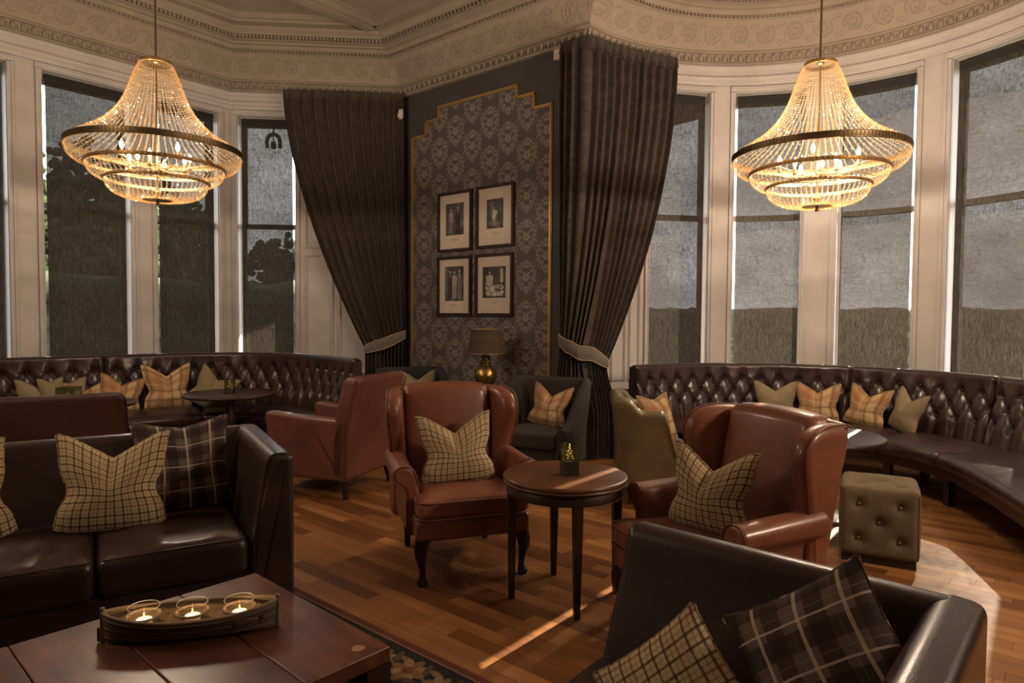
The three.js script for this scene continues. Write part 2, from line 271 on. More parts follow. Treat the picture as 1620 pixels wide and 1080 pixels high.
mk('dado_rail', [arcPrism(BR - .035, BR + .005, 134.5, 113.8, .70, .735), arcPrism(BR - .02, BR + .005, 134.5, 113.8, .735, .75), arcPrism(BR - .02, BR + .005, 134.5, 113.8, .46, .485), arcPrism(BR - .03, BR + .005, 134.5, 113.8, .25, .275)], M.white, wBay);
// entablature over the windows (left, corner and bay only)
const entab = [[.0, 4.13], [.02, 4.135], [.022, 4.17], [.045, 4.19], [.05, 4.215], [.04, 4.235], [.018, 4.245], [.018, 4.30], [.03, 4.31], [.034, 4.34], [.02, 4.365]];
mk('entablature', sweep(entab, iBay0, iBay1), M.white, wBay);
{ const e2 = sweep(entab, roomPath.length - 1, roomPath.length + 1); const m = mk('entablature', e2, M.white, wLeft); m.applyMatrix4(new THREE.Matrix4().compose(wLeft.position, wLeft.quaternion, V3(1, 1, 1)).invert()); }
// baseboards
const bbP = [[0, .0], [.028, .0], [.028, .15], [.018, .165], [.022, .185], [.008, .20], [0, .20]];
struct('baseboard_left', sweep(bbP, roomPath.length - 1, roomPath.length + 1), M.white);
struct('baseboard_back', sweep(bbP, 1, 2), M.white);
struct('baseboard_bay', sweep(bbP, 2, iBay1), M.white);

// ------------------------------------------------------------ plaster cornice
M.frieze = std([.36, .295, .232], { roughness: .8, bumpScale: .014, bumpMap: ctex(1024, 256, (c, w, h) => {
  c.fillStyle = '#444'; c.fillRect(0, 0, w, h); c.lineCap = 'round';
  const leaf = (x, y, r, a) => { c.save(); c.translate(x, y); c.rotate(a); const g = c.createRadialGradient(0, 0, 1, 0, 0, r); g.addColorStop(0, '#fff'); g.addColorStop(1, '#666'); c.fillStyle = g; c.beginPath(); c.ellipse(0, 0, r, r * .38, 0, 0, 7); c.fill(); c.restore(); };
  for (let k = 0; k < 4; k++) { const x0 = k * 256, up = k % 2 ? -1 : 1;
    for (let t = 0; t < 60; t++) { const a = t / 60 * 4.2 * Math.PI, r = 86 - t * 1.25; const x = x0 + 128 + Math.cos(a * up + 3.1) * r, y = 128 + Math.sin(a * up + 3.1) * r * .95; c.fillStyle = 'rgb(' + [1, 1, 1].map(() => 150 + 90 * Math.abs(Math.sin(t * .5)) | 0) + ')'; c.beginPath(); c.arc(((x % w) + w) % w, y, 9 - t * .07, 0, 7); c.fill(); if (t % 6 === 0) leaf(((x % w) + w) % w, y + up * 10, 24 - t * .2, a * up + 1.2); }
    leaf(x0 + 128, 128, 26, .4); leaf(x0 + 128, 128, 26, 1.7); leaf(x0 + 128, 128, 26, 2.9); leaf(x0 + 8, 50, 40, .6); leaf(x0 + 8, 205, 40, -.6); leaf(x0 + 240, 60, 36, -.7); leaf(x0 + 240, 200, 36, .7); }
}, { srgb: false, rep: [1 / 1.25, 1 / .34] }) });
const cornice = structGroup('trim_1');
mk('bed_moulding', sweep([[0, HC - .005], [.045, HC], [.05, HC + .018], [.035, HC + .03]]), M.ceiling, cornice);
mk('egg_band', sweep([[.035, HC + .03], [.038, HC + .034], [.055, HC + .105], [.09, HC + .11], [.098, HC + .125], [.085, HC + .137]]), M.ceiling, cornice);
mk('frieze', sweep([[.085, HC + .137], [.125, HC + .20], [.18, HC + .27], [.24, HC + .33], [.31, HC + .38]]), M.frieze, cornice);
mk('upper_moulding', sweep([[.31, HC + .38], [.33, HC + .375], [.345, HC + .385], [.345, HC + .405], [.375, HC + .41], [.40, HC + .43], [.41, HC + .445], [.45, HC + .45], [.455, HC + .47], [.50, HC + .475], [.50, HC + .52], [.545, HC + .525], [.55, HC + .545], [.59, HC + .575], [.60, HC + .60], [.72, HC + .60], [.725, HC + .625], [.76, HC + .63], [.765, HC + .70]]), M.ceiling, cornice);
{ // eggs and dentils along the walls in view
  const egg = new THREE.SphereGeometry(1, 10, 7); egg.scale(.026, .046, .024); const dart = new THREE.BoxGeometry(.010, .082, .012); const eg = [], dn = [];
  const s0 = -3.6 + cumLen.at(-1), total = cumLen.at(-1), sEnd = cumLen[iBay1];
  for (let s = s0; s < total + sEnd; s += .092) { const q = pathAt(s % total, .050), g = egg.clone(); g.rotateX(-.22); g.rotateY(q[2]); eg.push(ni(g.translate(q[0], HC + .070, q[1]))); const q2 = pathAt((s + .046) % total, .050), d = dart.clone(); d.rotateX(-.22); d.rotateY(q2[2]); eg.push(ni(d.translate(q2[0], HC + .070, q2[1]))); }
  const a = mk('egg_and_dart', eg, M.ceiling, cornice); a.userData.kind = 'stuff';
  for (let s = s0; s < total + sEnd; s += .052) { const q = pathAt(s % total, .525); dn.push(bx(.03, .035, .036, q[0], HC + .502, q[1], q[2])); const q3 = pathAt(s % total, .36); dn.push(bx(.026, .022, .022, q3[0], HC + .395, q3[1], q3[2])); }
  const b = mk('dentil_course', dn, M.ceiling, cornice); b.userData.kind = 'stuff';
}
// ceiling slab with raised ribs between the sunk fields
{
  const sh = new THREE.Shape(); const o = 0.33; const out = [K0, K1, K2, ...arcDeg.filter((a, i) => i % 4 === 2).map(a => { const p = bay(BR + .33, a); return [p[0], p[2]]; }), K3, [K4[0] + .3, K4[1]], [K5[0] + .3, K5[1] + .3], [K6[0] - .4, K6[1]], [K0[0] - .35, K0[1] - .35], [K1[0], K1[1] - .35]];
  // simple big slab covering everything
  const slab = bx(18, .12, 18, -1, HW + .06, -3.2, 40 * D2R);
  const c = struct('ceiling', slab, M.ceiling);
  const rib = (x, z, dx, dz, len, w) => { const g = [bx(len, .09, w, 0, HW - .045, 0), bx(len, .03, w + .06, 0, HW - .015, 0), bx(len, .02, w * .5, 0, HW - .10, 0)]; return mk('ceiling_rib', g.map(q => q.rotateY(Math.atan2(-dz, dx)).translate(x + dx * len / 2, 0, z + dz * len / 2)), M.ceiling, c); };
  const k = pathAt(cumLen[1], .7); rib(k[0] - .05, k[1] - .05, VV[0], VV[1], 6.4, .24);
  const k2 = pathAt(cumLen[2] - .3, .7); rib(k2[0], k2[1], VV[0], VV[1], 6.4, .24);
  rib(K1[0] + VV[0] * 3 - U[0] * 5, K1[1] + VV[1] * 3 - U[1] * 5, U[0], U[1], 10, .24);
}

// ------------------------------------------------------------ windows and roller blinds
const blindFab = (() => {
  const W = 512, H = 512, d = new Uint8Array(W * H * 4);
  const sv = [], sh2 = []; for (let i = 0; i < W; i++) sv.push(hash(i, 3)); for (let j = 0; j < H; j++) sh2.push(hash(5, j));
  const al = dtex(W, H, (u, v, i, j) => { const I = i >> 1, J2 = j >> 1, slub = hash(I, Math.floor((j + hash(I, 9) * 90) / (8 + 22 * hash(I, 1)))), cr = hash(Math.floor((i + hash(J2, 2) * 60) / 14), J2); const broad = tnoise(u, v, 5, 4); return .963 + .020 * slub + .016 * cr + .012 * (broad - .5); }, { rep: [.75, .75] });
  const cm = dtex(W, H, (u, v, i, j) => { const I = i >> 1, slub = hash(I, Math.floor((j + hash(I, 9) * 90) / (8 + 22 * hash(I, 1)))); const k = .66 + .34 * slub; return [k, k * .97, k * .92]; }, { srgb: true, rep: [.75, .75] });
  return new THREE.MeshPhysicalMaterial({ color: new THREE.Color().setRGB(.072, .068, .062), roughness: 1, transmission: .18, thickness: 0, specularIntensity: .3, map: cm, alphaMap: al, transparent: true, side: THREE.DoubleSide });
})();
M.blindHead = std([.02, .019, .018], { roughness: .8 });
let winNo = 0;
function blind(pos, turn, w, label, y0 = WS + .03, y1 = WT - .045) {
  const t = thing('roller_blind', label, 'blind', [pos[0], y0, pos[2]], turn, 'dark roller blinds drawn down over the tall windows'); const h = y1 - y0;
  const f = new THREE.PlaneGeometry(w, h); f.translate(0, h / 2, 0); uvM(f); const ff = mk('fabric', uvM(f), blindFab, t);
  const roll = new THREE.CylinderGeometry(.022, .022, w, 14); roll.rotateZ(Math.PI / 2); mk('roller', roll.translate(0, h - .002, -.012), M.blindHead, t);
  mk('bottom_bar', bx(w, .022, .010, 0, .011, .002), M.blindHead, t);
  mk('hem_tape', bx(w, .05, .004, 0, h - .045, .002), M.blindHead, t);
}
function straightWindow(A, B, s0, s1, label) {
  const p = along(A, B, (s0 + s1) / 2, 0), g = structGroup('window_' + (++winNo), p, turnOf(A, B)), w = s1 - s0;
  mk('box_frame', [bx(.016, WT - WS, .12, -w / 2 + .008, (WS + WT) / 2, -.22), bx(.016, WT - WS, .12, w / 2 - .008, (WS + WT) / 2, -.22), bx(w - .06, .03, .12, 0, WT - .015, -.22), bx(w - .06, .04, .12, 0, WS + .02, -.22)], M.white, g);
  for (const [y0, y1, z] of [[RAIL - .03, WT - .03, -.235], [WS + .04, RAIL + .03, -.195]]) {
    const sa = mk('sash', [bx(.034, y1 - y0, .036, -w / 2 + .033, (y0 + y1) / 2, z), bx(.034, y1 - y0, .036, w / 2 - .033, (y0 + y1) / 2, z), bx(w - .10, .06, .036, 0, y1 - .03, z), bx(w - .10, .06, .036, 0, y0 + .03, z)], M.white, g);
    mk('pane', new THREE.PlaneGeometry(w - .10, y1 - y0 - .12).translate(0, (y0 + y1) / 2, z), M.glass, sa);
  }
  blind(along(A, B, (s0 + s1) / 2, -.035), turnOf(A, B), w - .078, label);
}
const bl = n => 'dark woven roller blind ' + n;
straightWindow(K6, K0, ...leftWin[0], bl('behind the buttoned back where plain tan cushions lie'));
straightWindow(K6, K0, ...leftWin[1], bl('on the window behind the chandelier of the long wall'));
straightWindow(K6, K0, ...leftWin[2], bl('between two white piers behind the round pedestal table'));
straightWindow(K0, K1, ...cornerWin[0], bl('on the corner window beside the tied curtain and white panelling'));
bayWin.forEach(([a0, a1], i) => {
  const g = structGroup('window_' + (++winNo)), r0 = BR + .2, q = .026 / r0 / D2R, e = .012 / r0 / D2R;
  mk('box_frame', [arcPrism(r0 - .05, r0 + .08, a0, a0 - e, WS, WT), arcPrism(r0 - .05, r0 + .08, a1 + e, a1, WS, WT), arcPrism(r0 - .05, r0 + .08, a0 - e, a1 + e, WT - .03, WT), arcPrism(r0 - .05, r0 + .08, a0 - e, a1 + e, WS, WS + .04)], M.white, g);
  for (const [y0, y1, rr0] of [[RAIL - .03, WT - .03, r0 + .025], [WS + .04, RAIL + .03, r0 - .02]]) {
    const sa = mk('sash', [arcPrism(rr0, rr0 + .036, a0 - e, a0 - e - q, y0, y1), arcPrism(rr0, rr0 + .036, a1 + e + q, a1 + e, y0, y1), arcPrism(rr0, rr0 + .036, a0 - e - q, a1 + e + q, y1 - .06, y1, 6), arcPrism(rr0, rr0 + .036, a0 - e - q, a1 + e + q, y0, y0 + .06, 6)], M.white, g);
    mk('pane', grid(8, 1, (u, v) => bay(rr0 + .018, lerp(a0 - e - q, a1 + e + q, u), lerp(y0 + .06, y1 - .06, v))), M.glass, sa);
  }
  const am = (a0 + a1) / 2, ha = (a0 - a1) / 2, re = BR + .05, p = bay(re * Math.cos(ha * D2R), am);
  blind(p, (am - 90) * D2R, 2 * re * Math.sin(ha * D2R) - .075, bl(['in the round bay beside the tied curtain', 'in the round bay behind the plain tan cushion and chandelier', 'in the round bay above the two orange plaid cushions', 'in the round bay above the bench end with the shiny seat'][i]));
});

const inRoom = (x, z) => { let c = false; for (let i = 0, j = roomPath.length - 1; i < roomPath.length; j = i++) { const a = roomPath[i], b = roomPath[j]; if ((a[1] > z) !== (b[1] > z) && x < (b[0] - a[0]) * (z - a[1]) / (b[1] - a[1]) + a[0]) c = !c; } return c; };
// ------------------------------------------------------------ floor of narrow oiled boards
{
  const floor = structGroup('floor');
  mk('subfloor', bx(17, .1, 17, -1, -.065, -3.2, 40 * D2R), std([.04, .02, .01]), floor);
  const tones = [[.42, .185, .062], [.34, .142, .047], [.50, .235, .082], [.26, .104, .036], [.38, .164, .054], [.46, .208, .070], [.23, .090, .032]].map((c, i) => { const g = T.grain.clone(); g.repeat.set(1.1, 1); g.offset.set(i * .31, i * .17); g.needsUpdate = true; return phy(c, { map: g, roughness: .40, bumpMap: g, bumpScale: .0005 }); });
  const pw = .088, lens = [.45, .6, .75, .9, 1.2], geos = lens.map(l => { const g = bx(l - .0016, .018, pw - .0016, 0, -.009, 0); return g; });
  const inView = [], rest = []; camera.updateMatrixWorld(); camera.updateProjectionMatrix();
  for (let r = -94; r < 60; r++) {
    let s = -9.5 - rnd() * .8; const n = r * pw;
    while (s < 8) { const k = Math.floor(rnd() * lens.length), L = lens[k], c = s + L / 2, x = U[0] * c + VV[0] * n, z = U[1] * c + VV[1] * n; s += L; const tone = Math.floor(rnd() * tones.length);
      // keep inside the room
      if (![-.48, 0, .48].some(f => inRoom(x + U[0] * L * f, z + U[1] * L * f))) continue;
      const v = V3(x, 0, z).project(camera), d = Math.hypot(x, z), px = (v.x + 1) * 810, py = (1 - v.y) * 540;
      const seen = z < -1.5 && px > 430 && px < 1640 && py > 745 && py < 1100 && !(px > 1000 && py > 960 && px < 1400);
      (seen ? inView : rest).push({ k, x, z, d, tone }); }
  }
  inView.sort((a, b) => a.d - b.d); rest.push(...inView.splice(300));
  for (const p of inView) { const m = new THREE.Mesh(geos[p.k], tones[p.tone]); m.name = 'plank'; m.position.set(p.x, 0, p.z); m.rotation.y = -40 * D2R; m.castShadow = m.receiveShadow = true; floor.add(m); }
  tones.forEach((t, i) => { const gs = rest.filter(p => p.tone === i).map(p => geos[p.k].clone().rotateY(-40 * D2R).translate(p.x, 0, p.z)); if (gs.length) { const m = mk('far_boards', gs, t, floor); m.userData.kind = 'stuff'; } });
}
// ------------------------------------------------------------ garden outside
{
  const lawn = struct('ground', bx(160, .2, 160, 0, -1.3, -30), std([.022, .034, .012], { roughness: 1 })); 
  M.leaf = std([.026, .036, .014], { roughness: .9 }); M.leaf2 = std([.06, .08, .02], { roughness: .9 }); M.bark = std([.05, .035, .025], { roughness: 1 });
  const tree = (x, z, h, r, mat, label) => {
    const t = thing('garden_tree', label, 'tree', [x, -1.2, z], 0, 'garden trees beyond the blinds');
    mk('trunk', limb([[0, 0, 0, .28], [.05, h * .3, 0, .2], [0, h * .6, .1, .14]], 8), M.bark, t);
    const tuft = ni(new THREE.IcosahedronGeometry(1, 0)), n = 7000, im = new THREE.InstancedMesh(tuft, mat, n), mm = new THREE.Matrix4(), qq = new THREE.Quaternion(), blobs = Array.from({ length: 11 }, () => { const a = rnd() * 6.28, q = rnd() * r * .6; return [Math.cos(a) * q, h * rr(.25, .85), Math.sin(a) * q, r * rr(.32, .5)]; });
    for (let k = 0; k < n; k++) { const b = blobs[k % 11], u = V3(rnd() - .5, rnd() - .5, rnd() - .5).normalize().multiplyScalar(b[3] * 1.35 * Math.pow(rnd(), .7)); const s = rr(.06, .15) * r / 2.6; im.setMatrixAt(k, mm.compose(V3(b[0] + u.x, b[1] + u.y, b[2] + u.z), qq.setFromEuler(new THREE.Euler(rnd() * 6, rnd() * 6, 0)), V3(s, s * rr(.4, 1), s * rr(.6, 1.2)))); }
    im.name = 'crown'; im.userData.kind = 'stuff'; im.castShadow = im.receiveShadow = true; t.add(im);
  };
  const hedge = (x, z, w, yaw, label, hh = 3.4) => { const t = thing('garden_hedge', label, 'hedge', [x, -1.2, z], yaw); mk('foliage', softBox(w, hh, 1.2, .3, { n: 60, y: hh / 2, fn: q => { const k = (hh > 5 ? 2 : 1) * .22 * noise.noise(q.x * 1.7, q.y * 1.7, q.z * 1.7 + w) + .12 * noise.noise(q.x * 5, q.y * 5, q.z * 5); q.z += k; q.y += k * .8; } }), M.leaf, t); mk('hedge_base', bx(w, .2, .9, 0, .1, 0), M.bark, t); };
  hedge(-11.2, -11.5, 18, Math.atan2(.766, -.643) + Math.PI / 2, 'clipped dark green hedge outside the long window wall'); hedge(-1.5, -19.5, 7, .1, 'clipped dark green hedge outside the corner window'); hedge(17.5, -26, 34, -.59, 'tall dark conifer hedge across the lawn from the round bay', 3.1);
  const L = 'dark leafy garden tree outside ';
  tree(-14.5, -14, 5.7, 4.2, M.leaf, L + 'the widest window of the long wall');
  tree(-15, -24.5, 7.9, 4.8, M.leaf2, L + 'the long wall, by the pedestal table');
  tree(-21, -7, 5.7, 4.2, M.leaf2, L + 'the end of the long window wall');
  tree(-6.5, -27, 6.5, 4.2, M.leaf, L + 'the corner window by the white panelling');
}

{ // lantern on the outside wall, showing dark through the corner blind
  const p = along(K0, K1, .41, -.50, 3.72), t = thing('outdoor_lantern', 'dark arched lantern hanging outside the corner window', 'lantern', p, turnOf(K0, K1));
  mk('hood', tube([[-.085, .06, 0], [-.085, .16, 0], [-.06, .22, 0], [0, .245, 0], [.06, .22, 0], [.085, .16, 0], [.085, .06, 0]], .026, { seg: 30, rad: 8 }), M.iron, t);
  mk('body', lathe([[0, .05], [.03, .05], [.04, .08], [.03, .14], [0, .15]], 16), M.iron, t);
  mk('bracket', [tube([[0, .245, 0], [0, .44, 0], [0, .50, .06], [0, .50, .18]], .012, { seg: 16, rad: 6 }), tube([[0, .15, 0], [0, .24, 0]], .008, { seg: 4, rad: 6 })], M.iron, t);
}

// ------------------------------------------------------------ papered panel, gilt moulding and pictures
const onBack = (s, n, y = 0) => along(K1, K2, s, n, y), backTurn = turnOf(K1, K2);
M.paper = std([1, 1, 1], { roughness: .62, map: ctex(512, 416, (c, w, h) => {
  c.fillStyle = '#57514d'; c.fillRect(0, 0, w, h);
  const motif = (cx, cy) => {
    c.save(); c.translate(cx, cy); c.lineCap = 'round';
    const both = f => { for (const s of [-1, 1]) { c.save(); c.scale(s, 1); f(); c.restore(); } };
    const st = (col, lw) => { c.strokeStyle = col; c.lineWidth = lw; };
    both(() => { st('#857d77', 15); c.beginPath(); c.moveTo(0, -178); c.bezierCurveTo(40, -130, 120, -110, 112, -20); c.bezierCurveTo(108, 50, 40, 90, 0, 170); c.stroke();
      st('#766e69', 8); c.beginPath(); c.moveTo(0, -150); c.bezierCurveTo(30, -110, 92, -95, 88, -20); c.bezierCurveTo(84, 40, 34, 70, 0, 140); c.stroke();
      st('#8c847d', 9); for (const [x, y, r, a] of [[64, -70, 20, 0], [78, 0, 22, 1], [50, 60, 18, 2], [24, -112, 14, .5], [34, 10, 16, 2.2], [30, -40, 14, 4]]) { c.beginPath(); for (let t = 0; t < 24; t++) { const q = t / 24 * 8 + a, R = r * (1 - t / 30); c.lineTo(x + Math.cos(q) * R, y + Math.sin(q) * R); } c.stroke(); }
      c.fillStyle = '#88807a'; for (let k = 0; k < 9; k++) { const a = -1.4 + k * .34; c.save(); c.translate(118 * Math.cos(a) * .98, 150 * Math.sin(a) - 10); c.rotate(a + .6); c.beginPath(); c.ellipse(0, 0, 24, 9, 0, 0, 7); c.fill(); c.restore(); }
      st('#7b736d', 10); c.beginPath(); c.moveTo(112, -30); c.bezierCurveTo(150, -60, 140, -120, 116, -112); c.stroke(); c.beginPath(); c.moveTo(108, 20); c.bezierCurveTo(150, 40, 150, 110, 118, 118); c.stroke(); });
    c.fillStyle = '#948b84'; for (let k = 0; k < 10; k++) { c.save(); c.rotate(k * Math.PI / 5); c.beginPath(); c.ellipse(0, -30, 8, 19, 0, 0, 7); c.fill(); c.restore(); }
    c.fillStyle = '#514a43'; c.beginPath(); c.arc(0, 0, 14, 0, 7); c.fill(); c.fillStyle = '#a19891'; c.beginPath(); c.arc(0, 0, 7, 0, 7); c.fill();
    for (const y of [-95, 88]) { c.fillStyle = '#8a827b'; for (let k = -2; k <= 2; k++) { c.save(); c.translate(0, y); c.rotate(k * .5 + (y > 0 ? Math.PI : 0)); c.beginPath(); c.ellipse(0, -20, 7, 20, 0, 0, 7); c.fill(); c.restore(); } }
    c.restore();
  };
  for (const [x, y] of [[128, 100], [384, 308]]) for (const a of [-512, 0, 512]) for (const b of [-416, 0, 416]) motif(x + a, y + b);
  for (let k = 0; k < 5200; k++) { c.fillStyle = rnd() > .5 ? 'rgba(150,140,128,.16)' : 'rgba(45,40,36,.2)'; c.fillRect(rnd() * w, rnd() * h, 2 + rnd() * 3, 2 + rnd() * 3); }
}, { rep: [1 / .56, 1 / .455] }) });
{
  const st = [[.20, .36], [2.44, .36], [2.44, 3.80], [2.20, 3.80], [2.20, 3.965], [1.955, 3.965], [1.955, 4.10], [.69, 4.10], [.69, 3.955], [.46, 3.955], [.46, 3.79], [.20, 3.79]];
  const panel = new THREE.Group(); panel.name = 'trim_2'; panel.userData = { kind: 'structure' }; const o = onBack(0, 0); panel.position.set(...o); panel.rotation.y = backTurn; scene.add(panel);
  const g = new THREE.ShapeGeometry(new THREE.Shape(st.map(p => new THREE.Vector2(...p)))); mk('wallpaper', uvM(g.translate(0, 0, .004)), M.paper, panel);
  const gs = []; for (let i = 0; i < st.length; i++) { const a = st[i], b = st[(i + 1) % st.length], L = Math.hypot(b[0] - a[0], b[1] - a[1]), v = a[0] === b[0]; gs.push(bx(v ? .034 : L + .034, v ? L + .034 : .034, .016, (a[0] + b[0]) / 2, (a[1] + b[1]) / 2, .008), bx(v ? .014 : L + .014, v ? L + .014 : .014, .026, (a[0] + b[0]) / 2, (a[1] + b[1]) / 2, .013)); }
  mk('gilt_moulding', gs, M.gold, panel);
}
M.frameWood = phy([.040, .018, .010], { roughness: .34 }); M.mat = std([.74, .64, .54], { roughness: .9 });
const photoTex = kind => ctex(192, 256, (c, w, h) => {
  c.fillStyle = '#3a3632'; c.fillRect(0, 0, w, h); for (let k = 0; k < 40; k++) { c.fillStyle = `rgba(${90 + rnd() * 90 | 0},${85 + rnd() * 85 | 0},${78 + rnd() * 80 | 0},.25)`; c.fillRect(rnd() * w, rnd() * h, 10 + rnd() * 40, 10 + rnd() * 60); }
  const fig = (x, top, s, coat, legs, wide = 1) => { c.fillStyle = '#b3aa9d'; c.beginPath(); c.ellipse(x, top + 14 * s, 10 * s, 14 * s, 0, 0, 7); c.fill(); c.fillStyle = '#2a2724'; c.beginPath(); c.ellipse(x, top + 6 * s, 11 * s, 9 * s, 0, 3.1, 6.3); c.fill(); c.fillStyle = coat; c.beginPath(); c.moveTo(x - 26 * s * wide, top + 44 * s); c.quadraticCurveTo(x, top + 24 * s, x + 26 * s * wide, top + 44 * s); c.lineTo(x + 24 * s * wide, top + 120 * s); c.lineTo(x - 24 * s * wide, top + 120 * s); c.fill(); c.fillStyle = legs; c.fillRect(x - 20 * s * wide, top + 116 * s, 17 * s * wide, 96 * s); c.fillRect(x + 3 * s * wide, top + 116 * s, 17 * s * wide, 96 * s); c.fillStyle = '#c8bfb2'; c.beginPath(); c.moveTo(x - 5 * s, top + 34 * s); c.lineTo(x + 5 * s, top + 34 * s); c.lineTo(x, top + 70 * s); c.fill(); };
  if (kind === 0) { fig(56, 40, .95, '#8d867c', '#7c756c'); fig(130, 24, 1.05, '#1f1d1b', '#1a1917'); }
  if (kind === 1) { fig(84, 60, .8, '#a39a8d', '#9a9184', 1.2); c.fillStyle = '#77706766'; c.fillRect(110, 20, 14, 200); c.fillStyle = '#c6bdb0'; c.save(); c.translate(96, 130); c.rotate(.5); c.fillRect(-16, -30, 34, 76); c.restore(); }
  if (kind === 2) { fig(52, 26, 1, '#262321', '#1e1c1a'); fig(98, 30, .98, '#aaa294', '#a29a8c'); fig(150, 22, 1, '#6f685f', '#7d766c'); }
  if (kind === 3) { fig(60, 34, .95, '#c2b9ab', '#b9b0a2', 1.2); c.fillStyle = '#a8a093'; c.fillRect(30, 150, 140, 90); for (let k = 0; k < 22; k++) { c.fillStyle = rnd() > .5 ? '#d8cfc1' : '#5b554e'; c.beginPath(); c.arc(30 + rnd() * 140, 150 + rnd() * 80, 5 + rnd() * 9, 0, 7); c.fill(); } c.fillStyle = '#cfc6b8'; c.fillRect(150, 20, 20, 110); }
});
[[.985, 2.656, .24, .33, 'two people standing together', .03], [1.642, 2.664, .20, .29, 'one seated figure by a post', .02], [.980, 1.865, .25, .36, 'three people in a row', .05], [1.632, 1.866, .28, .31, 'a figure behind a laid table', .03]].forEach(([s, y, pw, ph, what, up], i) => {
  const w = .585, h = .735, t = thing('framed_photograph', 'dark-framed black and white photograph of ' + what + ' on patterned wallpaper', 'picture', onBack(s, .006, y - h / 2), backTurn, 'four framed photographs on the papered wall'), b = .036, cy = h / 2;
  mk('frame', [bx(b, h, .028, -w / 2 + b / 2, cy, .014), bx(b, h, .028, w / 2 - b / 2, cy, .014), bx(w - 2 * b, b, .028, 0, b / 2, .014), bx(w - 2 * b, b, .028, 0, h - b / 2, .014), bx(b * .4, h - .03, .034, -w / 2 + b * .35, cy, .017), bx(b * .4, h - .03, .034, w / 2 - b * .35, cy, .017), bx(w - .03, b * .4, .034, 0, b * .35, .017), bx(w - .03, b * .4, .034, 0, h - b * .35, .017)], M.frameWood, t);
  mk('mount', bx(w - b, h - b, .006, 0, cy, .008), M.mat, t);
  const ph_ = new THREE.PlaneGeometry(pw * 1.28, ph * 1.18); mk('print', ph_.translate(0, cy + .03, .0125), std([1, 1, 1], { map: photoTex(i), roughness: .6 }), t);
  mk('caption', [0, 1].map(k => bx(.13 - k * .04, .0035, .0006, 0, cy - ph * .59 - .02 - k * .012, .0114)), std([.22, .18, .2], {}), t);
  mk('glazing', new THREE.PlaneGeometry(w - 2 * b + .004, h - 2 * b + .004).translate(0, cy, .020), M.glass, t);
});
{ // small wall devices
  const s = thing('motion_sensor', 'small white rounded alarm sensor high in the wall corner', 'sensor', onBack(.12, .10, 4.03), backTurn - .5);
  mk('housing', softBox(.085, .13, .06, .022, { y: .065, z: .03 }), std([.62, .56, .48], { roughness: .45 }), s); mk('lens', softBox(.06, .05, .02, .009, { y: .05, z: .06 }), std([.75, .7, .62], { roughness: .25 }), s);
  const b = thing('sounder_box', 'small white box fixed under the cornice beside the curtain', 'alarm box', onBack(2.545, .0, 4.24), backTurn);
  mk('case', softBox(.10, .11, .06, .008, { y: .055, z: .03 }), std([.68, .6, .5], {}), b); mk('cover', softBox(.07, .08, .012, .005, { y: .055, z: .064 }), std([.6, .53, .45], {}), b);
}

// ------------------------------------------------------------ curtains
M.velvet = phy([.070, .053, .041], { roughness: .85, sheen: .7, sheenRoughness: .45, sheenColor: new THREE.Color().setRGB(.30, .23, .17), map: dtex(256, 256, (u, v) => .45 + .9 * Math.pow(tnoise(u, v, 16, 4), 1.5), { rep: [1.6, 1.6] }) });
M.tie = phy([.21, .172, .145], { roughness: .8, sheen: .4, map: dtex(256, 256, (u, v) => .65 + .35 * tnoise(u, v, 24, 3), { rep: [3, 3] }) });
M.cord = std([.5, .38, .2], { roughness: .6 });
const polyAt = (pts, t) => { let L = [0]; for (let i = 1; i < pts.length; i++) L.push(L[i - 1] + Math.hypot(pts[i][0] - pts[i - 1][0], pts[i][1] - pts[i - 1][1])); const s = t * L.at(-1); let i = 0; while (i < L.length - 2 && L[i + 1] < s) i++; const f = (s - L[i]) / (L[i + 1] - L[i]); return [lerp(pts[i][0], pts[i + 1][0], f), lerp(pts[i][1], pts[i + 1][1], f)]; };
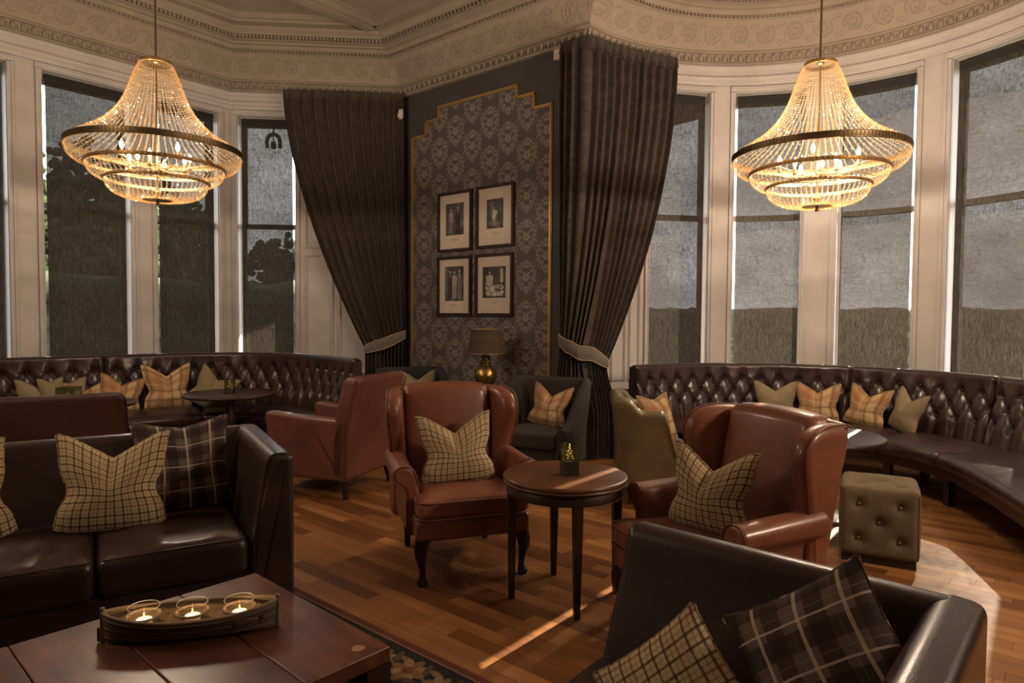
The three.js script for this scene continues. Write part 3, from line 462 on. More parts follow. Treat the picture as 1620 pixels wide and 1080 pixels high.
function curtain(label, top, tie, bottom, { folds, yTop, tieY, pw, fixed }) { // plan polylines run from one edge to the other; fixed = edge that stays put (0 or 1)
  const t = thing('curtain', label, 'curtain', [0, 0, 0]);
  const off = (pts, q, y) => { const e = .012, a = polyAt(pts, Math.max(0, q - e)), b = polyAt(pts, Math.min(1, q + e)), L = Math.hypot(b[0] - a[0], b[1] - a[1]) || 1; return [-(b[1] - a[1]) / L, (b[0] - a[0]) / L]; };
  const smooth = (pts, q) => { let x = 0, z = 0; for (let k = -3; k <= 3; k++) { const p = polyAt(pts, clamp(q + k * .022, 0, 1)); x += p[0]; z += p[1]; } return [x / 7, z / 7]; };
  const surf = (q, v, lift = 0) => {           // v 0 top .. 1 floor
    const y = lerp(yTop, .015, v); let p, n, amp, den;
    const tq = tieY(q);
    if (y >= tq) { const w = Math.pow((yTop - y) / (yTop - tq), pw), a = smooth(top, q), b = smooth(tie, q), na = off(top, q), nb = off(tie, q); p = [lerp(a[0], b[0], w), lerp(a[1], b[1], w)]; n = [lerp(na[0], nb[0], w), lerp(na[1], nb[1], w)]; amp = lerp(.035, .026, w) * sm(0, .05, (yTop - y) / yTop + .012); }
    else { const w = sm(0, 1, (tq - y) / tq * 1.6), a = smooth(tie, q), b = smooth(bottom, q), na = off(tie, q), nb = off(bottom, q); p = [lerp(a[0], b[0], w), lerp(a[1], b[1], w)]; n = [lerp(na[0], nb[0], w), lerp(na[1], nb[1], w)]; amp = lerp(.026, .045, w); }
    const ph = q * folds * 2 * Math.PI + .5 * Math.sin(q * 9 + v * 2), d = amp * (Math.cos(ph) + .25 * Math.cos(2 * ph + 1)) + .012 * noise.noise(q * 9, v * 5, 2) + lift + .05;
    return [p[0] + n[0] * d, y, p[1] + n[1] * d, q * 2.6, y];
  };
  mk('drape', grid(folds * 12, 90, (u, v) => surf(u, v), { flip: true }), M.velvet, t);
  mk('heading', grid(folds * 8, 4, (u, v) => { const q = surf(u, v * .028, .018); return [q[0], yTop + .01 - v * .13, q[2], u * 2.6, v * .13]; }, { flip: true }), M.velvet, t);
  // band
  const ring = (lift, dy) => { const P = []; for (let k = 0; k <= 30; k++) { const q = k / 30, tq = tieY(q), a = smooth(tie, q), n = off(tie, q), bulge = Math.sin(Math.PI * q); P.push([a[0] + n[0] * (.10 + lift + .02 * bulge), tq + dy, a[1] + n[1] * (.10 + lift + .02 * bulge)]); } return P; };
  const hh = q => .03 + .042 * Math.pow(Math.sin(Math.PI * clamp(q * .9 + .05, 0, 1)), .6);
  const band = (u, v, o) => { const i = u * 30, k = Math.floor(Math.min(i, 29)), f = i - k, R = ring(o, 0), a = R[k], b = R[k + 1]; return [lerp(a[0], b[0], f), lerp(a[1], b[1], f) + hh(u) * (v * 2 - 1), lerp(a[2], b[2], f), u * .5, v * .17]; };
  const tb = mk('tieback', [grid(30, 6, (u, v) => band(u, v, .012 * Math.sin(Math.PI * v)), { flip: true }), grid(30, 1, (u, v) => band(u, v, -.012), {})], M.tie, t);
  mk('piping', [tube(Array.from({ length: 31 }, (_, k) => band(k / 30, 0, 0)), .005, { seg: 40 }), tube(Array.from({ length: 31 }, (_, k) => band(k / 30, 1, 0)), .005, { seg: 40 })], M.cord, tb);
  return t;
}
{
  const w = (a, b) => { const p = along(K0, K1, a, b); return [p[0], p[2]]; }, bk = (s, n) => { const p = onBack(s, n); return [p[0], p[2]]; };
  curtain('dark brown velvet curtain tied back beside the corner window and white panelling', [w(.68, .10), w(1.3, .10), w(2.25, .09)], [w(1.73, .12), w(1.9, .14), w(2.25, .09)], [w(1.74, .1), w(1.95, .14), w(2.25, .09)], { folds: 11, yTop: HC - .01, tieY: q => lerp(1.06, 1.26, Math.pow(q, 1.2)), pw: 1.6 });
  const b = (r, d) => { const p = bay(r, d); return [p[0], p[2]]; };
  curtain('dark brown velvet curtain tied back at the mouth of the round bay', [bk(2.62, .06), bk(2.80, .07), [K2[0] - .03, K2[1] + .10], b(BR - .08, 128), b(BR - .09, 118), b(BR - .10, 105.5)], [bk(2.66, .04), bk(2.80, .06), [K2[0] + .0, K2[1] + .05], b(BR - .07, 132), b(BR - .08, 129.8)], [bk(2.62, .06), bk(2.80, .1), [K2[0] + .02, K2[1] + .10], b(BR - .12, 129), b(BR - .12, 126)], { folds: 14, yTop: HC - .01, tieY: q => lerp(1.27, 1.00, Math.pow(q, .9)), pw: 1.9 });
}

// ------------------------------------------------------------ chandeliers
M.crystal = phy([1, .88, .70], { transmission: .93, thickness: 0, roughness: .10, ior: 1.6 });
M.bulb = std([1, .8, .5], { emissive: new THREE.Color(1, .70, .38), emissiveIntensity: 14 });
function chandelier(pos, label, power = 1) {
  const t = thing('chandelier', label, 'chandelier', pos, 0, 'two brass and crystal basket chandeliers');
  const bead = (() => { const g = ni(new THREE.OctahedronGeometry(1, 0)); return g; })();
  const strand = (pts, r, gap) => { const c = new THREE.CatmullRomCurve3(pts.map(p => V3(p[0], p[1], 0))), L = c.getLength(), n = Math.floor(L / gap), gs = []; for (let k = 0; k <= n; k++) { const p = c.getPointAt(k / n), g = bead.clone(); const q = r * (1 + .25 * ((k * 7) % 3 === 0)); g.scale(q, q * 1.05, q); g.rotateY(k * .9); gs.push(g.translate(p.x, p.y, 0)); } return mergeGeometries(gs); };
  const top = strand([[.118, 1.17], [.150, 1.10], [.178, 1.03], [.215, .92], [.27, .80], [.35, .69], [.45, .60], [.56, .53], [.645, .475]], .0085, .0195);
  const ringMesh = (name, r, y, h, mat) => mk(name, [lathe([[r - .006, y], [r + .004, y], [r + .007, y + .004], [r + .004, y + .008], [r + .004, y + h - .008], [r + .007, y + h - .004], [r + .004, y + h], [r - .006, y + h], [r - .006, y]], 72), ...Array.from({ length: 144 }, (_, k) => { const a = k / 144 * 2 * Math.PI; return bx(.006, h - .014, .005, 0, y + h / 2, r + .005).rotateY(a); })], mat, t);
  ringMesh('outer_ring', .655, .425, .05, M.brassDark); ringMesh('middle_ring', .52, .30, .028, M.brassDark); ringMesh('lower_ring', .39, .185, .024, M.brassDark); ringMesh('crown_ring', .115, 1.155, .03, M.brass);
  const put = (g, n, ph = 0) => { for (let k = 0; k < n; k++) { const m = new THREE.Mesh(g, M.crystal); m.name = 'crystal_strand'; m.rotation.y = (k + ph) / n * 2 * Math.PI; m.castShadow = m.receiveShadow = true; t.add(m); } };
  put(top, 56);
  put(strand([[.652, .42], [.645, .385], [.615, .345], [.575, .318], [.53, .308]], .0085, .019), 92);
  put(strand([[.515, .295], [.505, .262], [.475, .225], [.435, .20], [.40, .193]], .0085, .019), 74, .5);
  put(strand([[.385, .18], [.372, .14], [.335, .095], [.27, .062], [.19, .045], [.11, .04]], .0085, .019), 56);
  mk('stem', [lathe([[.008, .06], [.008, 2.18]], 10), lathe([[.012, .0], [.02, .006], [.014, .018], [.008, .028], [.022, .04], [.026, .05], [.012, .062], [.010, .08], [.03, .09], [.034, .11], [.014, .125], [.010, .2]], 16), lathe([[.009, 1.16], [.03, 1.17], [.03, 1.18], [.009, 1.2]], 16)], M.brassDark, t);
  mk('ceiling_rose', lathe([[.0, 2.12], [.05, 2.125], [.07, 2.15], [.09, 2.19]], 24), M.brassDark, t);
  mk('frame_arm', Array.from({ length: 6 }, (_, k) => tube([[.01, .33, 0], [.2, .31, 0], [.38, .34, 0], [.51, .315, 0]].map(p => V3(...p).applyAxisAngle(V3(0, 1, 0), k * Math.PI / 3 + .2)), .006, { seg: 12, rad: 5 })), M.brass, t);
  mk('bottom_plate', lathe([[.0, .036], [.10, .038], [.115, .043], [.10, .047], [0, .046]], 32), M.brass, t);
  for (let k = 0; k < 8; k++) {
    const a = (k + .3) / 8 * 2 * Math.PI, r = k % 2 ? .29 : .21, y = k % 2 ? .36 : .30;
    const h = mk('lamp_holder', [lathe([[.0, 0], [.016, .002], [.018, .02], [.010, .03], [.010, .07], [0, .07]], 10).translate(r, y - .02, 0), tube([[.01, y - .06, 0], [r * .55, y - .07, 0], [r * .95, y - .05, 0], [r, y - .015, 0]], .005, { seg: 10, rad: 5 })].map(g => g.rotateY(a)), M.brass, t);
    const px = r * Math.cos(a), pz = -r * Math.sin(a);
    mk('bulb', lathe([[.0, 0], [.010, .004], [.0165, .024], [.0165, .034], [.010, .055], [.003, .072], [0, .075]], 12).translate(px, y + .05, pz), M.bulb, h);
    const l = new THREE.PointLight(new THREE.Color(1, .80, .61), BULB * power); l.position.set(px, y + .08, pz); l.castShadow = true; l.name = 'bulb_light'; t.add(l);
  }
  return t;
}
chandelier([2.455, 2.362, -5.4], 'brass and crystal bead chandelier hanging in the round bay', 1.12);
chandelier([-2.965, 2.405, -5.58], 'brass and crystal bead chandelier hanging before the long window wall', .62);
chandelier([-3.9, 2.40, -2.3], 'brass and crystal bead chandelier above the long brown sofa', 1.0);
chandelier([3.95, 2.40, -1.9], 'brass and crystal bead chandelier in the open room beyond the ottoman', 2.3);
// ------------------------------------------------------------ cushions
const lines = (c, w, h, list) => { for (const [v, at, wd, col] of list) { c.fillStyle = col; for (const o of [0, -1, 1]) v ? c.fillRect((at + o) * w - wd * w / 2, 0, wd * w, h) : c.fillRect(0, (at + o) * h - wd * h / 2, w, wd * h); } };
const weave = (c, w, h, k = .10) => { for (let j = 0; j < h; j += 2) for (let i = (j / 2) % 2 * 2; i < w; i += 4) { c.fillStyle = `rgba(0,0,0,${k * rnd()})`; c.fillRect(i, j, 2, 2); } };
const fab = (draw, size, o = {}) => { const { px = 256, ...p } = o; return std([1, 1, 1], { roughness: .95, bumpMap: T.wool, bumpScale: .0012, map: ctex(px, px, (c, w, h) => { draw(c, w, h); weave(c, w, h); }, { rep: [1 / size, 1 / size] }), ...p }); };
M.check = fab((c, w, h) => { c.fillStyle = '#c9b690'; c.fillRect(0, 0, w, h); const B = 'rgba(58,34,22,.62)', R = 'rgba(112,52,36,.45)', C = 'rgba(206,190,150,.35)'; const N2 = 'rgba(92,62,40,.38)'; lines(c, w, h, [.02, .27, .52, .76].flatMap(a => [[1, a, .022, N2], [0, a, .022, N2]])); lines(c, w, h, [[1, .14, .05, B], [0, .14, .05, B], [1, .40, .05, B], [0, .40, .05, B], [1, .64, .05, R], [0, .64, .05, B], [1, .88, .05, B], [0, .88, .05, R], [1, .27, .05, C], [0, .52, .06, C], [1, .76, .05, C]]); }, .145);
M.darkPlaid = fab((c, w, h) => { c.fillStyle = '#6a5b55'; c.fillRect(0, 0, w, h); const P = 'rgba(206,186,164,.8)', D = 'rgba(34,24,24,.55)', Q = 'rgba(150,128,112,.42)'; lines(c, w, h, [[1, .5, .42, D], [0, .5, .42, D], [1, .1, .085, P], [0, .1, .05, P], [1, .9, .02, Q], [0, .9, .03, Q]]); }, .125);
M.orangePlaid = fab((c, w, h) => { c.fillStyle = '#b08d68'; c.fillRect(0, 0, w, h); const W_ = 'rgba(206,180,138,.75)', G = 'rgba(120,98,66,.65)', R = 'rgba(160,98,58,.38)'; lines(c, w, h, [[1, .25, .20, W_], [0, .30, .18, W_], [1, .42, .08, G], [0, .46, .07, G], [1, .10, .05, G], [0, .13, .05, G], [1, .72, .16, R], [0, .76, .16, R], [1, .90, .03, W_], [0, .94, .03, W_]]); }, .36);
M.plainWool = fab((c, w, h) => { c.fillStyle = '#8f7f64'; c.fillRect(0, 0, w, h); for (let k = 0; k < 2600; k++) { c.fillStyle = rnd() > .5 ? 'rgba(170,146,104,.25)' : 'rgba(70,54,32,.22)'; c.fillRect(rnd() * w, rnd() * h, 1 + rnd() * 4, 1); } }, .2);
function cushion(label, mat, pos, { yaw = 0, tilt = -.25, roll = 0, w = .42, h = .42, t = .17, chop = .10, pinch = .09, group, seed = 1, center } = {}) {
  const o = thing('cushion', label, 'cushion', pos, 0, group); o.rotation.set(0, 0, 0); o.rotation.order = 'YXZ'; o.rotation.y = yaw; o.rotation.x = tilt; o.rotation.z = roll; if (center) o.position.sub(V3(0, h / 2, 0).applyEuler(o.rotation));
  const sh = (u, v, side) => {
    const cu = Math.max(0, 1 - Math.abs(u) / .82), ch = chop * Math.pow(cu, 1.15) * sm(-.75, 1, v);
    const low = sm(-.35, -1, v); let x = w / 2 * u * (1 - .05 * low * Math.abs(u)) * (1 - pinch * (1 - v * v) * 1.0 - .15 * (chop / .1) * Math.exp(-Math.pow((v + .18) / .30, 2))), y = h / 2 * v * (1 - pinch * (v > 0 ? 1 : .15) * (1 - u * u)) - ch + .025 * low * Math.pow(Math.abs(u), 4);
    let z = side * t / 2 * Math.pow(Math.max(0, 1 - Math.pow(Math.abs(u), 2.2)), .62) * Math.pow(Math.max(0, 1 - Math.pow(Math.abs(v), 2.2)), .62);
    const crease = Math.exp(-Math.pow(u / .13, 2)) * sm(-.15, .95, v) * (chop / .1);
    z *= 1 - .42 * crease; z += side * .007 * noise.noise(u * 2.6 + seed, v * 2.6, seed * 3 + side) * (1 - u * u) * (1 - v * v) + side * .004 * noise.noise(u * 7 + seed, v * 6, side) * (1 - u * u * v * v);
    return [x, y + h / 2, z, u * w / 2, v * h / 2];
  };
  const N = 26; mk('cover', [1, -1].map(s => grid(N, N, (u, v) => sh(Math.sin((u - .5) * Math.PI), Math.sin((v - .5) * Math.PI), s), { flip: s < 0 })), mat, o);
  const E = []; for (let k = 0; k < 64; k++) { const q = k / 16, s = q % 1 * 2 - 1; const [u, v] = q < 1 ? [s, -1] : q < 2 ? [1, s] : q < 3 ? [-s, 1] : [-1, -s]; const p = sh(u, v, 0); E.push(V3(p[0], p[1], p[2])); }
  mk('piping', tube(E, .0038, { seg: 128, rad: 5, closed: true }), mat, o);
  return o;
}

// ------------------------------------------------------------ wing chairs
function wingChair(label, pos, turn) {
  const L = M.leatherRust, t = thing('wing_chair', label, 'armchair', pos, turn, 'rust leather wing chairs');
  mk('seat_frame', [softBox(.66, .135, .70, .03, { y: .312, z: .005, fn: q => { if (q.z > 0) q.x *= 1 + .03 * q.z; } })], L, t);
  const cu = mk('seat_cushion', softBox(.57, .15, .66, .05, { n: 12, y: .455, z: .045, fn: q => { const f = sm(.10, .20, q.z); q.x *= 1 + .15 * f; if (q.y > 0) q.y += .022 * (1 - Math.pow(q.x / .33, 2)) * (1 - Math.pow(q.z / .36, 2)); q.y += .004 * noise.noise(q.x * 9, q.z * 9, 3); } }), L, t);
  for (const y of [.395, .512]) mk('piping', tube([[-.27, y, .10], [-.285, y, .19], [-.325, y, .24], [-.325, y, .34], [-.29, y, .373], [0, y, .378], [.29, y, .373], [.325, y, .34], [.325, y, .24], [.285, y, .19], [.27, y, .10]], .0055, { seg: 60 }), L, cu);
  mk('backrest', [softBox(.57, .68, .15, .055, { n: 14, y: .765, z: -.285, fn: q => { const y = q.y; if (q.z > 0) q.z += .028 * (1 - Math.pow(q.x / .3, 2)) * (1 - Math.pow(y / .36, 2)); q.z -= (y + .34) * .17; q.y += .018 * (1 - Math.pow(q.x / .28, 2)) * sm(.1, .34, y); } })], L, t);
  mk('outer_back', softBox(.70, .86, .05, .024, { n: 10, y: .655, z: -.355, fn: q => { q.z -= Math.max(0, q.y + .1) * .17; q.x *= 1 + .04 * sm(-.2, .4, q.y); q.y += .018 * (1 - Math.pow(q.x / .35, 2)) * sm(.2, .42, q.y); } }), L, t);
  const wing = outline([[-.345, .25], [-.36, .50], [-.415, .80], [-.462, 1.03], [-.44, 1.075], [-.36, 1.088], [-.26, 1.082], [-.175, 1.045], [-.135, .965], [-.145, .86], [-.175, .755], [-.195, .66], [-.20, .50], [-.20, .25]], 70);
  for (const s of [-1, 1]) {
    const g = extr(wing, .105, .048, { seg: 6, smooth: true }).rotateY(-Math.PI / 2); const p = g.attributes.position; for (let i = 0; i < p.count; i++) { const f = sm(.5, .95, p.getY(i)) * Math.max(0, p.getZ(i) + .40); p.setX(i, p.getX(i) + s * (.330 + .20 * f)); } smoothNormals(g);
    const w = mk('wing', g, L, t);
    const pz = wing.filter(q => q[1] > .62 && (q[0] > -.30 || q[1] > 1.06)); mk('piping', tube(pz.map(q => V3(s * (.330 + .045 + .20 * sm(.5, .95, q[1]) * Math.max(0, q[0] + .40)), q[1] * .998, q[0] - .014)), .005, { seg: 50 }), L, w);
    const ao = outline([[.285, .585], [.288, .645], [.305, .692], [.345, .714], [.39, .706], [.42, .672], [.422, .63], [.40, .597], [.372, .575], [.362, .53], [.36, .42], [.352, .27], [.335, .248], [.29, .248], [.28, .27], [.282, .42]], 60);
    const arm = extr(ao, .50, .022, { seg: 4, smooth: true }); const q = arm.attributes.position; for (let i = 0; i < q.count; i++) { q.setX(i, q.getX(i) * s); const f = sm(-.25, .25, q.getZ(i)) * sm(.5, .7, q.getY(i)); q.setY(i, q.getY(i) - .022 * f); q.setX(i, q.getX(i) + s * .018 * f); } if (s < 0) { const I = q.array; for (let i = 0; i < I.length; i += 9) for (let k = 0; k < 3; k++) { const m = I[i + k]; I[i + k] = I[i + 3 + k]; I[i + 3 + k] = m; } } flatCaps(smoothNormals(arm), 'z').translate(0, 0, -.06);
    const am = mk('arm', arm, L, t);
    mk('piping', tube(ao.slice(0, 44).map(p => V3(s * (p[0] + .018 * sm(.5, .7, p[1])), p[1] - .022 * sm(.5, .7, p[1]), .186)), .005, { seg: 60 }), L, am);
    mk('leg', limb([[s * .285, .26, .305, .048], [s * .300, .215, .32, .044], [s * .304, .165, .324, .034], [s * .296, .10, .315, .021], [s * .292, .055, .312, .017], [s * .294, .034, .316, .024], [s * .298, .018, .322, .031], [s * .298, .0, .322, .027]], 12), M.legWood, t);
    mk('leg', sqLeg(s * .27, .26, -.30, .045, s * .262, 0, -.345, .032), M.legWood, t);
  }
  t.children.forEach(c => { if (c.name === 'leg') return; c.traverse(m => { const p = m.geometry.attributes.position; for (let i = 0; i < p.count; i++) { const y = p.getY(i); if (y > .3) p.setY(i, y < .55 ? .3 + (y - .3) * .80 : .5 + (y - .55) * .985); } }); });
  return t;
}
const wc1 = [-.315, 0, -4.04], wc1y = 19 * D2R;
wingChair('rust leather wing chair facing the room, behind the round wooden side table', wc1, wc1y);
const wc2 = [.96, 0, -3.14], wc2y = -68 * D2R;
wingChair('rust leather wing chair turned sideways between side table and cube ottoman', wc2, wc2y);
const local = (base, yaw, x, y, z) => [base[0] + Math.cos(yaw) * x + Math.sin(yaw) * z, y, base[2] - Math.sin(yaw) * x + Math.cos(yaw) * z];
cushion('beige tattersall check cushion propped in the wing chair facing the room', M.check, local(wc1, wc1y, -.01, .492, .04), { yaw: wc1y - .05, tilt: -.30, w: .47, h: .42, t: .17, chop: .11, pinch: .08, seed: 2, roll: .05 });
cushion('beige tattersall check cushion in the sideways wing chair', M.check, local(wc2, wc2y, .03, .492, .06), { yaw: wc2y + .35, tilt: -.22, w: .44, h: .40, t: .19, chop: .10, seed: 3 });

// ------------------------------------------------------------ club chairs with sloping backs
function club(name, label, pos, turn, W, L = M.leatherRed, cat = 'armchair', h = 1.0) {
  const t = thing(name, label, cat, pos, turn), hw = W / 2;
  mk('seat_frame', softBox(W - .2, .2, .70, .03, { y: .25, z: .02 }), L, t);
  mk('seat_cushion', softBox(W - .27, .16, .62, .045, { y: .42, z: .08, n: 10, fn: q => { if (q.y > 0) q.y += .02 * (1 - Math.pow(q.x / (W / 2), 2)); } }), L, t);
  mk('backrest', softBox(W, h - .15, .16, .05, { n: 14, y: .15 + (h - .15) / 2, z: -.33, fn: q => { const y = q.y + (h - .15) / 2 + .15; q.z -= Math.max(0, y - .45) * .20; if (q.z > 0) q.z += .01; q.x *= 1 - .035 * sm(.75, h, y); } }), L, t);
  for (const s of [-1, 1]) {
    const o = roundPoly([[-.385, .15, .01], [-.40, .655, .03], [.0, .66, .2], [.41, .69, .05], [.35, .15, .01]], .03, 8);
    const a = mk('arm', extr(o, .13, .035, { seg: 5, smooth: true }).rotateY(-Math.PI / 2).translate(s * (hw - .065), 0, 0), L, t);
    mk('piping', tube([[s * (hw - .002), .17, -.385], [s * (hw - .002), .40, -.40], [s * (hw - .002), .62, -.42], [s * (hw - .012), .82, -.475], [s * (hw - .02), h - .05, -.515]], .005, { seg: 30 }), L, a);
    mk('leg', sqLeg(s * (hw - .07), .16, .30, .05, s * (hw - .06), 0, .315, .032), M.legWood, t); mk('leg', sqLeg(s * (hw - .07), .16, -.34, .05, s * (hw - .055), 0, -.37, .032), M.legWood, t);
  }
  return t;
}
const cc = [-1.57, 0, -5.80], ccy = -110 * D2R;
club('club_chair', 'chestnut leather club chair with sloping back, turned toward the long bench', cc, ccy, .80);
cushion('tan plaid cushion peeping over the arm of the chestnut club chair', M.orangePlaid, local(cc, ccy, -.02, .50, -.12), { yaw: ccy, tilt: -.35, w: .40, h: .36, t: .15, chop: .07, seed: 4 });
club('leather_loveseat', 'dark red leather settee with its back to the room, behind the brown sofa', [-3.72, 0, -5.26], -150 * D2R, 1.15, leather([.06, .022, .017], .5), 'sofa', .885);

// ------------------------------------------------------------ dark brown sofas with high even arms
function sofa(label, pos, turn, { W, arms, cushions, H = .88, seat = .49, D = .84, armW = .2 }) {
  const L = M.leatherBrown, t = thing('leather_sofa', label, 'sofa', pos, turn), x0 = -W / 2 + (arms[0] ? armW : .0), x1 = W / 2 - (arms[1] ? armW : 0), cx = (x0 + x1) / 2, cw = x1 - x0;
  mk('base', softBox(cw + .02, .24, D - .06, .02, { x: cx, y: .2 }), L, t);
  const n = cushions; for (let k = 0; k < n; k++) {
    const w = cw / n, c = x0 + w * (k + .5);
    const q0 = mk('seat_cushion', softBox(w - .006, .18, D - .19, .045, { n: 16, x: c, y: seat - .09, z: .105, fn: q => { if (q.y > 0) { q.y += .018 * (1 - Math.pow(q.x / w * 2, 4)) * (1 - Math.pow(q.z / .35, 4)); q.y += .016 * noise.noise(q.x * 5 + k * 4, q.z * 5, 1) + .010 * noise.noise(q.x * 12, q.z * 9 + k, 4); } q.z += .012 * noise.noise(q.x * 4, q.y * 8, 7 + k) * (q.z > 0 ? 1 : 0); } }), L, t);
    const zf = .105 + (D - .19) / 2 - .006; mk('piping', [tube([[c - w / 2 + .02, seat - .012, zf - .02], [c - w / 2 + .06, seat - .006, zf], [c, seat - .004, zf + .004], [c + w / 2 - .06, seat - .006, zf], [c + w / 2 - .02, seat - .012, zf - .02]], .004, { seg: 30 })], L, q0);
  }
  { const zb = -D / 2, o = roundPoly([[zb + .02, .07, .01], [zb - .015, H - .01, .04], [zb + .075, H, .05], [zb + .125, H - .16, .2], [zb + .235, seat - .04, .05], [zb + .235, .07, .01]], .03, 8), bw = W - (arms[0] ? .05 : 0) - (arms[1] ? .05 : 0);
    const g = extr(o, bw, .03, { seg: 4, smooth: true }).rotateY(-Math.PI / 2).translate((arms[0] ? .025 : 0) - (arms[1] ? .025 : 0), 0, 0); mk('backrest', g, L, t); }
  [-1, 1].forEach((s, i) => { if (!arms[i]) return;
    const o = roundPoly([[-armW / 2, .07, .01], [-armW / 2, .42, .15], [-.045, H - .10, .2], [-.02, H, .06], [armW / 2, H - .01, .035], [armW / 2, .07, .01]], .03, 8);
    const g = extr(o, D + .02, .03, { seg: 4, smooth: true }); const p = g.attributes.position; for (let k = 0; k < p.count; k++) { p.setX(k, p.getX(k) * s); p.setY(k, p.getY(k) - .02 * sm(-.2, .42, p.getZ(k)) * sm(.5, .8, p.getY(k))); } if (s < 0) { const I = p.array; for (let k = 0; k < I.length; k += 9) for (let m = 0; m < 3; m++) { const v = I[k + m]; I[k + m] = I[k + 3 + m]; I[k + 3 + m] = v; } } flatCaps(smoothNormals(g), 'z');
    const a = mk('arm', g.translate(s * (W / 2 - armW / 2), 0, .0), L, t);
    mk('piping', tube(o.filter(q => q[1] > .12 && q[0] < .07).map(q => V3(s * (W / 2 - armW / 2 + q[0] * .9), q[1] - .02 * sm(.5, .8, q[1]), D / 2 + .006)), .0045, { seg: 50 }), L, a);
  });
  for (const [x, z] of [[x0 + .06, D / 2 - .1], [x1 - .06, D / 2 - .1], [x0 + .06, -D / 2 + .1], [x1 - .06, -D / 2 + .1]]) mk('leg', sqLeg(x, .09, z, .06, x, 0, z, .045), M.legWood, t);
  return t;
}
const sL = [-2.177, 0, -2.877], sLy = 32 * D2R;
sofa('long dark brown leather sofa facing the wooden coffee table', sL, sLy, { W: 2.2, arms: [1, 1], cushions: 3 });
cushion('tan and brown check cushion standing against the long sofa back', M.check, local(sL, sLy, .36, .50, .04), { yaw: sLy - .12, tilt: -.28, w: .47, h: .45, t: .17, chop: .10, pinch: .10, seed: 5, roll: -.02 });
cushion('dark charcoal windowpane plaid cushion in the corner of the long sofa', M.darkPlaid, local(sL, sLy, .70, .50, -.13), { yaw: sLy + .02, tilt: -.30, w: .46, h: .47, t: .16, chop: .03, seed: 6, roll: .03 });
cushion('tan check cushion at the far end of the long sofa', M.check, local(sL, sLy, -.20, .50, .02), { yaw: sLy + .25, tilt: -.3, w: .46, h: .44, t: .17, chop: .10, seed: 7, roll: .08 });
const sR = [.508, 0, -1.576], sRy = -42 * D2R;
sofa('short dark brown leather sofa with one arm, its back to the wing chairs', sR, sRy, { W: .965, arms: [0, 1], cushions: 1, H: .83, seat: .45, armW: .18 });
cushion('tan and brown check cushion on the short one-armed sofa', M.check, local(sR, sRy, -.12, .50, -.03), { center: true, yaw: sRy + .1, tilt: -.38, w: .36, h: .36, t: .15, chop: 0, seed: 8, roll: .80 });
cushion('dark charcoal windowpane plaid cushion on the short one-armed sofa', M.darkPlaid, local(sR, sRy, .19, .655, -.17), { center: true, yaw: sRy - .12, tilt: -.42, w: .40, h: .40, t: .17, chop: .0, seed: 9, roll: .70 });

// ------------------------------------------------------------ tub and slipper chairs (one curved shell)
function shell({ w, zb, zf, top, th, flare, roll, y0, square }) {
  const path = spline(square ? [[-w, 0, zf], [-w, 0, zf * .3], [-w, 0, zb * .75], [-w * .97, 0, zb * .95], [-w * .88, 0, zb], [0, 0, zb * 1.01], [w * .88, 0, zb], [w * .97, 0, zb * .95], [w, 0, zb * .75], [w, 0, zf * .3], [w, 0, zf]] : [[-w, 0, zf], [-w, 0, zf * .3], [-w * .98, 0, zb * .55], [-w * .80, 0, zb * .93], [-w * .4, 0, zb], [0, 0, zb * 1.02], [w * .4, 0, zb], [w * .80, 0, zb * .93], [w * .98, 0, zb * .55], [w, 0, zf * .3], [w, 0, zf]], 60);
  const sec = (i, k, K) => {                // closed cross-section: k 0..K
    const p = path[i], a = path[Math.max(0, i - 1)], b = path[Math.min(60, i + 1)], L = Math.hypot(b.x - a.x, b.z - a.z), n = [-(b.z - a.z) / L * -1, (b.x - a.x) / L * -1]; // outward
    const h = top(p.z, p.x), r = th / 2, f = k / K; let o, y;
    const side = .40;
    if (f < side) { const q = f / side; y = lerp(y0, h - r, q); o = -r; } else if (f < 1 - side) { const q = (f - side) / (1 - 2 * side) * Math.PI; y = h - r + Math.sin(q) * r; o = -Math.cos(q) * r * (1 + roll * Math.max(0, -Math.cos(q))); } else { const q = (f - 1 + side) / side; y = lerp(h - r, y0, q); o = r * (1 + roll * sm(.25, 0, q)); }
    o += flare * Math.max(0, y - .4); return [p.x + n[0] * o, y, p.z + n[1] * o, i * .03, y + (f > .5 ? 1 : 0)];
  };
  const K = 44, g = grid(60, K, (u, v, i, j) => sec(i, j, K));
  const cap = (i, fl) => { const P = Array.from({ length: K + 1 }, (_, k) => sec(i, k, K)); const c = P.reduce((s, q) => [s[0] + q[0] / (K + 1), s[1] + q[1] / (K + 1), s[2] + q[2] / (K + 1)], [0, 0, 0]); return grid(K, 1, (u, v, a) => v ? c : P[a], { flip: fl }); };
  return mergeGeometries([g, cap(0, false), cap(60, true)]);
}
function shellChair(name, label, pos, turn, mat, o, group) {
  const t = thing(name, label, 'armchair', pos, turn, group);
  mk('shell', smoothNormals(shell(o)), mat, t);
  mk('seat_cushion', softBox(o.w * 2 - o.th, .14, o.zf - o.zb - .02, .045, { n: 10, y: o.seat - .07, z: (o.zf + o.zb) / 2 + .04, fn: q => { if (q.y > 0) q.y += .02 * (1 - Math.pow(q.x / o.w, 2)); } }), mat, t);
  mk('seat_frame', softBox(o.w * 2 - o.th * .6, o.seat - .14 - o.y0 + .02, o.zf - o.zb - .04, .02, { y: (o.y0 + o.seat - .14) / 2, z: (o.zf + o.zb) / 2 }), mat, t);
  for (const s of [-1, 1]) for (const z of [o.zf - .06, o.zb + .08]) mk('leg', sqLeg(s * (o.w - .06), o.y0 + .02, z, .042, s * (o.w - .03), 0, z + (z > 0 ? .03 : -.03), .028), M.legWood, t);
  return t;
}
